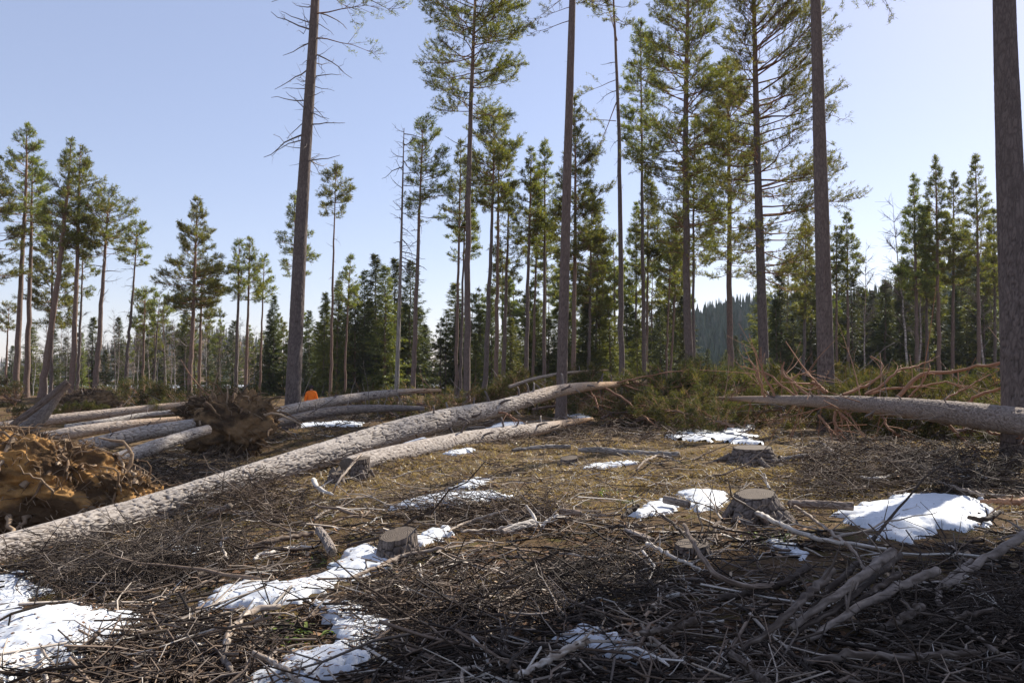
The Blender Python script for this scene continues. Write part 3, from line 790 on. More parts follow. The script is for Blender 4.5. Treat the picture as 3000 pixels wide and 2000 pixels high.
# tall pines beyond the right edge: only their shade reaches the picture
def shade_pine(x, y, h, zc, R, seed, label):
    rng = np.random.default_rng(seed)
    gz = float(H(x, y)) - .05
    path = np.array([(0, 0, 0), (.1, .1, h * .5), (0, .2, h)])
    t, c, P, Rr = pine_mesh('pine', rng, path, .27, zc, R, 'round', .5, .26, .09, 4)
    root = link('pine_tree', None, loc=(x, y, gz), label=label, cat='tree', group='tall pines beyond the picture edge')
    link('trunk', t, root); link('crown', c, root)
for i, (x, y, h, zc, R) in enumerate([(20.8, 23.0, 25, 16.5, 3.0), (24.4, 23.2, 25, 15, 3.2), (22.4, 25.2, 26, 18.5, 2.6), (28.5, 27.0, 26, 15, 3.2)]):
    shade_pine(x, y, h, zc, R, 300 + i, 'tall pine outside the frame that shades the near ground')

# ------------------------------------------------------------------ the tree belt behind
def spruce_mesh(name, rng, h=14.0, R=2.3, needle=None):
    g = Geo()
    n = 14; f = np.linspace(0, 1, n)
    P = np.stack([rng.normal(0, .02, n), rng.normal(0, .02, n), f * h], 1)
    rr = .16 * (1.02 - f)
    V, F = tubes_f(P, rr, 7)
    trunk = mesh_np(name + '_trunk', V, [F], M_TRUNK, attrs={'t': f.repeat(7) * .4})
    z = np.concatenate([np.arange(.5, h - .4, .26) + rng.normal(0, .05, len(np.arange(.5, h - .4, .26))) for _ in range(6)])
    u = np.clip(z / h, 0, 1)
    L = R * (1 - u) ** .85 * rng.uniform(.55, 1.12, len(z)) * (1 + .18 * np.sin(z * 2.1 + rng.uniform(0, 6))) + .12
    az = rng.uniform(0, 6.283, len(z))
    el = np.radians(-28 + 55 * u + rng.normal(0, 7, len(z)))
    D = np.stack([np.cos(az) * np.cos(el), np.sin(az) * np.cos(el), np.sin(el)], 1)
    S = np.stack([np.zeros_like(z), np.zeros_like(z), z], 1)
    k = np.maximum(3, (L * 5).astype(int))
    k = (k * 2.2).astype(int)
    li = np.repeat(np.arange(len(z)), k)
    q = rng.uniform(.15, 1, len(li))
    pos = S[li] + D[li] * (L[li] * q)[:, None] + np.array([0, 0, .22]) * (L[li] * q ** 2)[:, None]
    side = nrm(np.cross(D[li], np.array([0, 0, 1.0])))
    pos += side * rng.normal(0, .16, (len(li), 1)) * L[li][:, None] * (1.1 - q)[:, None]
    V, F, r = needles(rng, pos, D[li] * 1.2 + side * rng.normal(0, .7, (len(li), 1)) + np.array([0, 0, -.45]), 4, .27, .06, .55)
    g.add(V, F, 0, r)
    crown = g.mesh(name + '_crown', [needle or M_SPRUCE])
    return trunk, crown, h

def birch_mesh(name, rng, h=14.0):
    n = 14; f = np.linspace(0, 1, n)
    P = np.stack([np.cumsum(rng.normal(0, .07, n)), np.cumsum(rng.normal(0, .07, n)), f * h], 1)
    rr = .085 * (1.04 - f)
    V, F = tubes_f(P, rr, 7)
    trunk = mesh_np(name + '_trunk', V, [F], M_BIRCH, attrs={'t': np.repeat(f, 7)})
    g = Geo()
    m = 46
    q = rng.uniform(.3, .98, m); i0 = np.minimum((q * (n - 1)).astype(int), n - 2)
    S = P[i0]; a = rng.uniform(0, 6.28, m)
    D = nrm(np.stack([np.cos(a), np.sin(a), rng.uniform(.7, 1.6, m)], 1))
    L = (2.6 * (1.1 - q) + .6) * rng.uniform(.6, 1.1, m)
    mid = S + D * (L * .5)[:, None]; end = S + D * L[:, None] + np.array([0, 0, -.08]) * L[:, None]
    V, F = tubes(np.stack([S, mid, end], 1), np.array([[.02, .014, .007]]).repeat(m, 0), 3)
    g.add(V, F, 0, np.repeat(rng.uniform(.2, .8, m), 9))
    c = 9
    S2 = (S[:, None] + (end - S)[:, None] * rng.uniform(.25, 1, (m, c, 1))).reshape(-1, 3)
    D2 = nrm(np.repeat(D, c, 0) + rng.normal(0, .6, (m * c, 3)))
    E2 = S2 + D2 * rng.uniform(.3, .9, (m * c, 1)) + np.array([0, 0, -.1])
    V, F = tubes(np.stack([S2, (S2 + E2) / 2 + rng.normal(0, .03, (m * c, 3)), E2], 1), np.array([[.010, .008, .006]]).repeat(m * c, 0), 3)
    g.add(V, F, 0, np.repeat(rng.uniform(.1, .9, m * c), 9))
    return trunk, g.mesh(name + '_crown', [M_DEADLIMB]), h

RT = np.random.default_rng(5)
SPRUCES = [spruce_mesh('spruce', RT, 14, R) for R in (2.0, 2.3, 2.7, 1.8)] + [spruce_mesh('spruce', RT, 14, 2.3, M_PINE)]
BIRCHES = [birch_mesh('birch', RT, 14) for _ in range(4)]
def far_pine(h, zc, R, shape):
    t, c, P, Rr = pine_mesh('far_pine', RT, np.array([(0, 0, 0), (.15, .1, h * .5), (.1, .3, h)]), .15, zc, R, shape, .75, .30, .075, 4, whorl=.75, trunk_sides=8)
    return t, c, h
FARPINES = [far_pine(15, 7, 1.9, 'cone'), far_pine(15, 9, 1.7, 'round'), far_pine(15, 5.5, 2.0, 'cone'), far_pine(15, 8, 1.5, 'column')]

NEAR = [(46, 'layered edge pine'), (128, 'leaning orange pine'), (210, 'bright orange-stemmed pine'), (281, 'flat-topped airy pine'), (364, 'slim leaning pine'), (420, 'small flat-topped pine'), (500, 'gap left of the conical pine'), (554, 'large conical pine'), (630, 'gap right of the conical pine'), (692, 'two-tier trio pine'), (762, 'palest trio pine'), (857, 'huge rough trunk'),
        (968, 'spindly tuft-crowned pine'), (1010, 'short-crowned pine'), (1085, 'tallest belt spruce'), (1163, 'dead grey snag'), (1211, 'slender one-sided pine'), (1300, 'bright skyline gap'), (1368, 'pine with drooping limbs'), (1422, 'leaning dark pine'), (1474, 'shorter tucked-in pine'), (1540, 'straight dark-stemmed pine'), (1594, 'bushy pointed pine'), (1645, 'bare reddish trunk'), (1725, 'golden-green pine'), (1770, 'gap right of the golden pine'),
        (1820, 'crooked forked pine'), (1886, 'slim narrow-crowned pine'), (1960, 'thin tilted pines'), (2018, 'broad full pine'), (2139, 'pine with curving limbs'), (2239, 'dark-stemmed sunny-sided pine'), (2300, 'far hill gap'), (2356, 'spire-topped pine'), (2420, 'stout straight pine'), (2484, 'pointed red-stemmed pine'), (2541, 'clear white birch'), (2600, 'gap left of the twiggy birch'), (2650, 'tall twiggy birch'), (2688, 'shaggy dark pine'), (2752, 'tallest orange stem'), (2793, 'crowded shorter pine'), (2868, 'slender airy pine'), (2930, 'thick edge trunk'), (3050, 'picture edge past the thick trunk')]
def belt_label(base, px, yt, mid):
    lm = min(NEAR, key=lambda q: abs(q[0] - px))[1]
    return f"{'taller' if yt < mid - 25 else 'low' if yt > mid + 25 else 'middling'} {base} behind the {lm}"

def stand(kind, px, d, ytop, rng, label, group, wide=1.0):
    if isinstance(label, tuple): label = belt_label(label[0], px, ytop, label[1])
    src = {'spruce': SPRUCES, 'birch': BIRCHES, 'pine': FARPINES}[kind]
    t, c, h0 = src[rng.integers(len(src))]
    p = wp(px, 1100, d)
    gz = float(H(p[0], p[1])) - .1
    h = float(wp(px, ytop, d)[2]) - gz
    s = h / h0
    root = link({'spruce': 'spruce_tree', 'birch': 'birch_tree', 'pine': 'pine_tree'}[kind], None, loc=(p[0], p[1], gz), label=label, cat='tree', group=group)
    root.rotation_euler = (rng.normal(0, .015), rng.normal(0, .015), rng.uniform(0, 6.28))
    root.scale = (s * wide * rng.uniform(.85, 1.15),) * 2 + (s,)
    a = link('trunk', t, root); a.color = (rng.uniform(.45, .9), 1, 1, 1)
    link('crown', c, root)
    return root

rs = np.random.default_rng(12)
# singled-out spruces in the dark belt behind the spindly pine
for px, yt, lab in ((948, 850, 'dark spruce at the open edge of the belt behind the spindly pine'), (985, 815, 'dark spruce directly behind the spindly pine'), (1040, 830, 'dark spruce behind the short-crowned pine'),
                    (1066, 785, 'pointed spruce between the short-crowned pine and the dead snag'), (1102, 735, 'tallest spruce of the dark belt'), (1128, 770, 'spruce tucked against the tallest one of the dark belt'),
                    (1152, 750, 'spruce rising directly behind the dead snag'), (1197, 758, 'narrow spire spruce between the dead snag and the slender pine')):
    stand('spruce', px, 74 + rs.uniform(-4, 6), yt, rs, lab, 'dark spruce belt', 1.15)
for i in range(27):
    stand('spruce', 925 + i * 12.5 + rs.uniform(-8, 8), 84 + rs.uniform(-4, 10), 900 + rs.uniform(-30, 70), rs, ('bushy belt spruce', 920), 'low spruces of the dark belt', 1.5)
for px, yt in ((1290, 925), (1306, 903)):
    stand('pine', px, 82, yt, rs, 'small pine standing in the bright gap of the skyline' if px < 1300 else 'taller small pine standing in the bright gap of the skyline', 'small pines in the gap')
# understorey of the dense stand
for i in range(40):
    stand('spruce', 1330 + i * 17.5 + rs.uniform(-14, 14), rs.uniform(66, 100), 930 + rs.uniform(-110, 70), rs, ('understorey spruce', 910), 'understorey spruces behind the stems', 1.45)
for i in range(26):
    stand('pine', 1390 + i * 25 + rs.uniform(-20, 20), rs.uniform(84, 112), 760 + rs.uniform(-90, 130), rs, ('distant thin pine', 780), 'distant pines between the stems')
for i in range(26):
    stand('spruce', 1290 + i * 40 + rs.uniform(-20, 20), rs.uniform(108, 128), 985 + rs.uniform(-45, 40), rs, ('far gap-filling spruce', 985), 'low distant spruces', 1.5)
# wall of trees behind the branchy log
for i in range(44):
    stand('spruce', 2250 + i * 21 + rs.uniform(-14, 14), rs.uniform(82, 112), 850 + rs.uniform(-75, 90) - 40 * (i > 18), rs, ('dark wall spruce', 830), 'spruces of the tree wall', 1.4)
for i in range(14):
    stand('pine', 2300 + i * 58 + rs.uniform(-20, 20), rs.uniform(86, 110), 790 + rs.uniform(-50, 90), rs, ('olive wall pine', 810), 'pines of the tree wall')
for px, yt, d, lab in ((2541, 700, 72, 'bare white birch standing clear of the dark tree wall'), (2650, 560, 78, 'tall bare birch with a fine twig crown beside the pointed pines'), (2690, 640, 80, 'bare birch stem close beside the shaggy dark pine'), (2890, 590, 80, 'bare birch with white stem near the edge trunk'), (2942, 620, 76, 'bare birch almost hidden by the edge trunk')):
    stand('birch', px, d, yt, rs, lab, 'birches of the tree wall', 1.0)
# birches and mixed trees of the left belt
for i in range(34):
    stand('birch', 60 + i * 22 + rs.uniform(-12, 12), rs.uniform(66, 92), 930 + rs.uniform(-70, 60), rs, ('thin white thicket birch', 925), 'birch thicket', 1.0)
for i in range(22):
    stand('spruce', 20 + i * 42 + rs.uniform(-18, 18), rs.uniform(80, 105), 990 + rs.uniform(-70, 50), rs, ('small dark thicket spruce', 980), 'spruces behind the birch thicket', 1.6)
for i in range(14):
    stand('pine', 380 + i * 38 + rs.uniform(-14, 14), rs.uniform(78, 98), 925 + rs.uniform(-50, 60), rs, ('small thicket pine', 930), 'pines in the birch thicket')
for px, yt, lab in ((345, 925, 'dark spire spruce above the birch thicket'), (800, 860, 'spruce just left of the huge rough trunk'), (790, 905, 'lower spruce at the foot of the huge rough trunk'), (905, 905, 'pale spruce between the huge trunk and the spindly pine'), (240, 970, 'spruce behind the bright orange stem'), (540, 905, 'dark rounded spruce behind the large conical pine')):
    stand('spruce', px, 78, yt, rs, lab, 'single spruces of the birch thicket', 1.1)

# the wooded hills: one far mass
def far_wood():
    rng = np.random.default_rng(8)
    n = 12000
    y = rng.uniform(150, 780, n) ; ang = rng.uniform(-.8, .9, n); y[:5000] = rng.uniform(220, 440, 5000); ang[:5000] = rng.uniform(.05, .9, 5000)
    x = ang * y
    z = H(x, y)
    ok = (z > -3.0) & ((y > 210) | (ang > .05))
    x, y, z = x[ok], y[ok], z[ok]; n = len(x)
    h = rng.uniform(5, 12, n); r = h * rng.uniform(.11, .19, n)
    Vs, rs_ = [], []
    tiers = 4; k = 4
    col = np.clip(.38 + .30 * vnoise(x * .03, y * .03, s=5) + rng.normal(0, .13, n) + .48 * (x < -40), 0, 1)
    F = []; base = 0
    for t in range(tiers):
        z0 = z + h * t / tiers * .92; zt = z + h * np.minimum(1.0, (t + 1.9) / tiers)
        rad = r * (1 - t / tiers) ** .8
        a0 = rng.uniform(0, 6.28, n)
        th = a0[:, None] + np.arange(k) * 2 * np.pi / k
        rr = rad[:, None] * rng.uniform(.6, 1.3, (n, k))
        ring = np.stack([x[:, None] + rr * np.cos(th), y[:, None] + rr * np.sin(th), z0[:, None] + rng.normal(0, .25, (n, k))], -1)
        tip = np.stack([x + rng.normal(0, .1, n), y, zt], -1)[:, None]
        V = np.concatenate([ring, tip], 1)
        idx = base + np.arange(n)[:, None] * (k + 1)
        for j in range(k):
            F.append(np.stack([idx[:, 0] + j, idx[:, 0] + (j + 1) % k, idx[:, 0] + k], 1))
        Vs.append(V.reshape(-1, 3)); rs_.append(np.repeat(np.clip(col + rng.normal(0, .06, n), 0, 1), k + 1)); base += n * (k + 1)
    me = mesh_np('forest', np.concatenate(Vs), F, M_FARWOOD, attrs={'rnd': np.concatenate(rs_)}, smooth=False)
    link('forest', me, label='far wooded hills beyond the clearing', kind='stuff')
far_wood()

# ------------------------------------------------------------------ fallen trunks
def make_log(label, pts, name='fallen_pine', material=None, seg=.05, sides=40, depth=.014, seed=1, cut=True, stubs=None, arms=None, cat='log', rust=1.0, cw=.085, cl=.22, parent_soil=None, group=None, tip_r=None):
    """pts: (px, py, metres ahead, thickness in pixels), thick end first"""
    rng = np.random.default_rng(500 + seed)
    W = np.array([np.append(wp(x, y, d), t * d / FPX / 2) for x, y, d, t in pts])
    length = np.linalg.norm(np.diff(W[:, :3], axis=0), axis=1).sum()
    n = max(12, int(length / seg))
    Q = smooth_path(W, n)
    P, R = Q[:, :3], np.maximum(Q[:, 3], .012)
    root = link(name, None, loc=P[0], label=label, cat=cat, group=group)
    # local frame: z runs along the trunk
    q = Vector(P[-1] - P[0]).to_track_quat('Z', 'Y')
    root.rotation_mode = 'QUATERNION'; root.rotation_quaternion = q
    M = np.array(q.to_matrix())
    Pl = (P - P[0]) @ M
    V, F, at = bark_tube(Pl, R, sides, depth, cw, cl, s=seed, knots=.035)
    nb = len(V)
    c0, c1 = Pl[0], Pl[-1]
    V = np.vstack([V, c0 + (0, 0, -.01), c1 + (0, 0, .02)])
    for k in at: at[k] = np.append(at[k], [0, at[k][-1]])
    i = np.arange(sides); j = (i + 1) % sides; o = (n - 1) * sides
    F0 = np.stack([np.full(sides, nb), j, i], 1); F1 = np.stack([np.full(sides, nb + 1), o + i, o + j], 1)
    t = link('trunk', mesh_np('log', V, [F, F0, F1], [material or M_LOG, M_CUT], [0, 1, 1], at), root)
    t.color = (rust, 1, 1, 1)
    T = nrm(np.gradient(Pl, axis=0))
    def scatter(nm, shapes, t0, t1, count, lmin, lmax, thick, upbias=.3, lean=.5):
        for k in range(count):
            f = t0 + (t1 - t0) * (k + rng.uniform(.05, .95)) / count
            a = int(f * (n - 1))
            world_up = M.T @ np.array([0, 0, 1.0])
            v = rng.normal(0, 1, 3); v -= T[a] * v.dot(T[a]); v = v / np.linalg.norm(v)
            v = v + (upbias if rng.uniform() < .65 else -upbias * .6) * world_up
            v -= T[a] * v.dot(T[a]); v = v / np.linalg.norm(v)
            dr = v + T[a] * rng.normal(lean, .25)
            L = rng.uniform(lmin, lmax)
            ob = link(nm, shapes[rng.integers(len(shapes))], root)
            orient(ob, Pl[a] + v * R[a] * .85, dr, L, thick * (.2 / L) ** .35, rng.uniform(0, 6))
    for st in (stubs or []): scatter('branch_stub', STUB, *st)
    for st in (arms or []): scatter('broken_branch', *st)
    return root, P, R

logA, PA, RA = make_log('long thick pine log propped up across the glade from near edge', [(-170, 1690, 11.2, 112), (0, 1622, 12, 104), (380, 1510, 14.0, 90), (765, 1390, 16.3, 80), (1227, 1247, 20.5, 68), (1461, 1194, 23.5, 47), (1648, 1142, 26.5, 34), (1789, 1127, 29, 19), (1935, 1116, 32, 9)],
    seg=.025, sides=88, depth=.024, seed=1, rust=.9, cw=.05, cl=.34, stubs=[(.40, .97, 44, .14, .42, 2.4, .6, .35)], arms=[(RED, .80, .99, 12, .7, 1.9, 1.0, .2, .5), (DEAD, .62, .82, 4, .6, 1.2, 1.2, -.2, .2)])
make_log('second log lying on the ground under the propped one', [(1020, 1372, 16.4, 62), (1087, 1350, 17.2, 60), (1368, 1290, 20.5, 55), (1601, 1252, 24, 34), (1690, 1234, 26, 18), (1735, 1226, 27, 8)], seg=.045, sides=52, depth=.012, seed=2, cw=.07, cl=.12, rust=.85,
    stubs=[(.3, .97, 26, .12, .34, 2.2, .6, .35)], arms=[(DEAD, .75, .98, 7, .5, 1.2, 1.2, .3, .4)])
logC, PC, RC = make_log('pale uprooted pine lying behind the glade in front of person', [(735, 1226, 25.6, 36), (800, 1212, 26.5, 34), (927, 1184, 28, 31), (1076, 1160, 30, 26), (1204, 1146, 32.5, 17), (1290, 1143, 34, 9)], seg=.045, sides=48, depth=.01, seed=3, rust=.75, cw=.07, cl=.12,
    stubs=[(.25, .95, 20, .08, .22, 2.4, .3, .2)], arms=[(RED, .70, .99, 12, .8, 2.2, 1.1, .1, .4)])
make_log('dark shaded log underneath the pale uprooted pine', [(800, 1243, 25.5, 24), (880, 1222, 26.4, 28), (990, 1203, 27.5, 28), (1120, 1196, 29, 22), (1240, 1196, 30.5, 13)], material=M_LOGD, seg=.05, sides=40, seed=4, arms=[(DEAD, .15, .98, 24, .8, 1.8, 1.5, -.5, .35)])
make_log('orange-topped log farthest back of the stacked windthrown logs', [(-30, 1258, 29, 36), (60, 1245, 29.6, 35), (150, 1230, 30, 31), (350, 1207, 31.5, 26), (480, 1192, 32.5, 22), (556, 1185, 33, 20)], seg=.045, sides=44, seed=5, rust=.6, depth=.01, stubs=[(.5, .99, 12, .12, .3, 1.2, .4, .3)])
make_log('pale log below the orange-topped one ending at root plate', [(60, 1302, 25.5, 42), (200, 1270, 26, 38), (330, 1250, 27, 32), (450, 1236, 28, 24), (560, 1226, 28.8, 19)], seg=.045, sides=44, seed=6, rust=.7, depth=.012, stubs=[(.6, .99, 6, .1, .25, 1.2, .4, .3)])
make_log('thin grey log wedged between two paler windthrown logs', [(190, 1252, 29, 17), (300, 1236, 29.5, 17), (420, 1216, 31, 16), (548, 1203, 32, 14)], seg=.06, sides=28, seed=7, stubs=[(.5, .99, 7, .15, .3, 1.0, .5, .3)])
make_log('broad grey log behind the orange sandy root plate', [(235, 1312, 21.6, 48), (320, 1292, 22, 46), (400, 1272, 22.6, 44), (500, 1255, 23.4, 40), (600, 1240, 24.2, 36)], seg=.04, sides=48, seed=8, rust=.85, depth=.014, stubs=[(.1, .95, 6, .08, .2, 2.0, .3, .2)])
make_log('grey log slanting down beside the orange sandy root plate', [(300, 1362, 19.2, 46), (380, 1334, 19.8, 42), (460, 1305, 20.6, 38), (560, 1272, 21.8, 32), (610, 1258, 22.4, 28)], seg=.04, sides=48, seed=9, rust=.9, depth=.014, stubs=[(.1, .95, 5, .08, .2, 2.0, .3, .2)])
make_log('far pale fallen log in the brush above the leaning snag', [(20, 1203, 40, 12), (100, 1194, 41, 12), (205, 1181, 42, 10)], seg=.1, sides=20, seed=10, rust=.4)
make_log('shorter far pale log just below the other in brush', [(125, 1206, 38, 10), (170, 1201, 38.5, 10), (216, 1196, 39, 9)], seg=.1, sides=20, seed=11, rust=.4)
make_log('thin pale log tilted upward behind the bare reddish trunk', [(1490, 1134, 37, 11), (1570, 1108, 37.5, 10), (1660, 1092, 38, 8), (1782, 1084, 39, 5)], seg=.1, sides=20, seed=12, rust=.5, stubs=[(.3, .95, 6, .1, .3, 1.2, .3, .3)])
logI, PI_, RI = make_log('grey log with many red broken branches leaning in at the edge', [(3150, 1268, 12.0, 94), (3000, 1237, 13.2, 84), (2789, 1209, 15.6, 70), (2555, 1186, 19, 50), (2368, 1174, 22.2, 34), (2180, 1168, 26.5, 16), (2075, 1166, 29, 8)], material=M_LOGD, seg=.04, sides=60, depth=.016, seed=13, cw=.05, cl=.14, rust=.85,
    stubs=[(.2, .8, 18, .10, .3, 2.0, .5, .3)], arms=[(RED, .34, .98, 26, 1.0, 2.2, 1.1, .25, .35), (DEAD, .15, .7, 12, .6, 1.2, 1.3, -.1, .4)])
# long red limbs rising from the branchy log
def limb(parent, label, pts, mat_=None, name='broken_branch', kids=4, seed=0, rscale=1.0, r_rnd=.55):
    rng = np.random.default_rng(900 + seed)
    W = np.array([np.append(wp(x, y, d), t * d / FPX / 2) for x, y, d, t in pts])
    Q = smooth_path(W, 16)
    g = Geo()
    P = Q[:, :3] + rng.normal(0, .012, (16, 3)); R = Q[:, 3] * rscale
    inv = parent.matrix_basis.inverted() if parent else Matrix.Translation(-Vector(P[0]))
    V, F = tubes_f(P, R, 7)
    g.add(V, F, 0, np.full(len(V), r_rnd))
    for k in range(kids):
        i = rng.integers(5, 15)
        d0 = nrm(P[min(i + 1, 15)] - P[i - 1]) + rng.normal(0, .6, 3)
        l = rng.uniform(.3, 1.0)
        pp = np.array([P[i], P[i] + d0 * l * .5 + rng.normal(0, .04, 3), P[i] + d0 * l])
        V, F = tubes(pp[None], np.array([[R[i] * .5, R[i] * .35, R[i] * .15 + .003]]), 4)
        g.add(V, F, 0, np.full(len(V), r_rnd))
    g.V = [np.array([inv @ Vector(v) for v in a]) for a in g.V]
    o = link(name, g.mesh('limb', [mat_ or M_REDBRANCH]), parent)
    if parent is None: o.location = P[0]
    if label: o['label'] = label
    return o
for i, pts in enumerate([
    [(2628, 1165, 18, 12), (2665, 1125, 18, 12), (2700, 1096, 18, 11), (2790, 1090, 17.6, 9), (2860, 1072, 17.2, 8), (2915, 1068, 17, 7), (2990, 1022, 16.6, 5)],
    [(2535, 1155, 19, 8), (2590, 1125, 19, 8), (2630, 1085, 19.2, 6), (2690, 1070, 19.5, 5), (2735, 1056, 19.6, 3)],
    [(2545, 1155, 19, 7), (2600, 1138, 19, 7), (2700, 1132, 18.8, 6), (2770, 1118, 18.6, 5), (2830, 1140, 18.4, 3)],
    [(2470, 1155, 20, 9), (2540, 1128, 20.2, 8), (2575, 1105, 20.4, 6), (2585, 1065, 20.6, 5), (2550, 1045, 20.8, 4)],
    [(2832, 1182, 15.8, 10), (2870, 1155, 15.6, 9), (2920, 1140, 15.4, 8), (2955, 1110, 15.2, 6), (2970, 1040, 15.1, 4)],
    [(2768, 1172, 16.6, 6), (2820, 1140, 16.8, 5), (2895, 1100, 17, 3)],
    [(2660, 1165, 17.6, 6), (2695, 1130, 17.6, 6), (2725, 1075, 17.6, 5)],
    [(2420, 1150, 21, 14), (2398, 1130, 21, 13), (2378, 1120, 21, 12)],
    [(2445, 1205, 20.4, 9), (2448, 1250, 20.2, 9), (2460, 1295, 20, 5)],
    [(2400, 1215, 21, 8), (2425, 1250, 20.6, 7), (2455, 1280, 20.2, 4)],
    [(2455, 1205, 20.4, 9), (2480, 1228, 20, 7)], [(2475, 1205, 20, 8), (2495, 1222, 19.8, 6)],
    [(2585, 1215, 18.6, 7), (2605, 1255, 18.2, 6), (2650, 1280, 18, 4)],
    [(2785, 1245, 16, 9), (2810, 1275, 15.8, 8), (2840, 1300, 15.6, 5), (2870, 1335, 15.4, 3)],
    [(2890, 1265, 15, 10), (2960, 1282, 14.6, 8), (3010, 1300, 14.2, 6)],
    [(2270, 1160, 24, 7), (2245, 1110, 24, 6), (2225, 1060, 24, 4), (2208, 1015, 24, 2)],
    [(2335, 1160, 23, 7), (2290, 1130, 23.3, 6), (2250, 1095, 23.6, 5), (2170, 1072, 24, 3)],
    [(2240, 1163, 24.5, 7), (2225, 1110, 24.5, 6), (2195, 1050, 24.8, 4)],
    [(2370, 1160, 22.4, 9), (2330, 1125, 22.6, 7), (2290, 1090, 23, 6), (2300, 1060, 23, 4)],
    [(2340, 1165, 23, 6), (2320, 1110, 23, 5), (2390, 1085, 23.2, 3)]]):
    limb(logI, None, pts, seed=i, kids=5)

# limbs at the top of the propped log
for i, pts in enumerate([[(1770, 1135, 28.6, 7), (1830, 1170, 28, 6), (1880, 1215, 27, 5), (1935, 1255, 25.5, 3)], [(1730, 1145, 27.9, 5), (1745, 1170, 27.6, 5), (1752, 1195, 27.3, 4)], [(1450, 1205, 23.2, 6), (1490, 1215, 22.9, 5), (1520, 1238, 22.5, 4)],
                         [(1800, 1122, 29.2, 5), (1900, 1100, 29, 4), (2000, 1085, 29, 3)], [(1850, 1120, 30, 5), (1950, 1135, 29.4, 4), (2040, 1120, 29, 3)], [(1820, 1125, 29.4, 5), (1930, 1160, 28.4, 4), (2020, 1175, 27.6, 3)]]):
    limb(logA, None, pts, seed=40 + i, kids=4, mat_=M_REDBRANCH)

# a rotten grey log sunk in the glade, and short pieces
make_log('rotten flat grey log half sunk in the glade', [(1990, 1333, 16.6, 20), (1850, 1328, 17.2, 22), (1760, 1318, 17.6, 20), (1695, 1318, 17.8, 12)], name='rotten_log', material=M_SNAG, seg=.04, sides=30, seed=14, depth=.03)
make_log('splintered rotten slab lying beyond the little glade stump', [(1672, 1308, 18.4, 12), (1600, 1308, 18.5, 13), (1500, 1318, 18.2, 10)], name='rotten_log', material=M_SNAG, seg=.04, sides=24, seed=15, depth=.03)
make_log('pale stripped log beside the wide far stump', [(2405, 1332, 15.4, 18), (2345, 1338, 15.3, 17), (2290, 1345, 15.2, 14)], name='short_log', material=M_SNAG, seg=.03, sides=24, seed=16)
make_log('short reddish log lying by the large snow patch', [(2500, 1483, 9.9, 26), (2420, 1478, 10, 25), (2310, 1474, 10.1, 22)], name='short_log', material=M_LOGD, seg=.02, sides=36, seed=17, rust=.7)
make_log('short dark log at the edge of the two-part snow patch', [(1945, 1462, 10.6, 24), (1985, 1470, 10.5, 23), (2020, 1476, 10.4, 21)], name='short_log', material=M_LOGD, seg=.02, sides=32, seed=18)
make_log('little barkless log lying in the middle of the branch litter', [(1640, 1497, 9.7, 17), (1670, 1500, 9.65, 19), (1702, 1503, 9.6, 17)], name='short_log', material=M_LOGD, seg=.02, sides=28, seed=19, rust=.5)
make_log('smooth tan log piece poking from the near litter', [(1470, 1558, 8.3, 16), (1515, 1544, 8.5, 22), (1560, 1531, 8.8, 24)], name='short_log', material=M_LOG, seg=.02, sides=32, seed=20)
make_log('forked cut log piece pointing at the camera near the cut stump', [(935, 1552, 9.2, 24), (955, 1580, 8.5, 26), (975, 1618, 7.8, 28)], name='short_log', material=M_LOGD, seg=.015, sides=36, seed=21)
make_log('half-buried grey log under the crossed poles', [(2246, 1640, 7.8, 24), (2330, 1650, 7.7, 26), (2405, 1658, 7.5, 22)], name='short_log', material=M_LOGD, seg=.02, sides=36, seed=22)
make_log('brown bark-peeled log lying beyond the low buried stump', [(1830, 1555, 8.6, 20), (1870, 1570, 8.5, 24), (1920, 1588, 8.3, 18)], name='short_log', material=M_LOG, seg=.02, sides=36, seed=23, rust=.6)
make_log('sawn brown stub end sticking out of the near brush', [(615, 1505, 10.6, 16), (645, 1494, 10.3, 18), (672, 1483, 10, 20)], name='short_log', material=M_LOGD, seg=.015, sides=32, seed=24, rust=.6)

# the leaning broken trunk at the left
make_log('dark broken trunk leaning out of the tangle at the edge', [(40, 1315, 21.5, 66), (80, 1262, 21.6, 56), (130, 1205, 21.8, 40), (172, 1152, 22, 26), (200, 1120, 22.1, 20)], name='broken_trunk', material=M_LOGD, seg=.04, sides=44, depth=.03, seed=25, cat='trunk')
make_log('peeled brown trunk resting along the dark leaning one', [(15, 1262, 20.8, 20), (60, 1228, 21, 20), (130, 1175, 21.4, 19), (196, 1117, 21.8, 16)], name='broken_trunk', material=M_STUMP, seg=.04, sides=30, depth=.01, seed=26, rust=.5, cat='trunk')

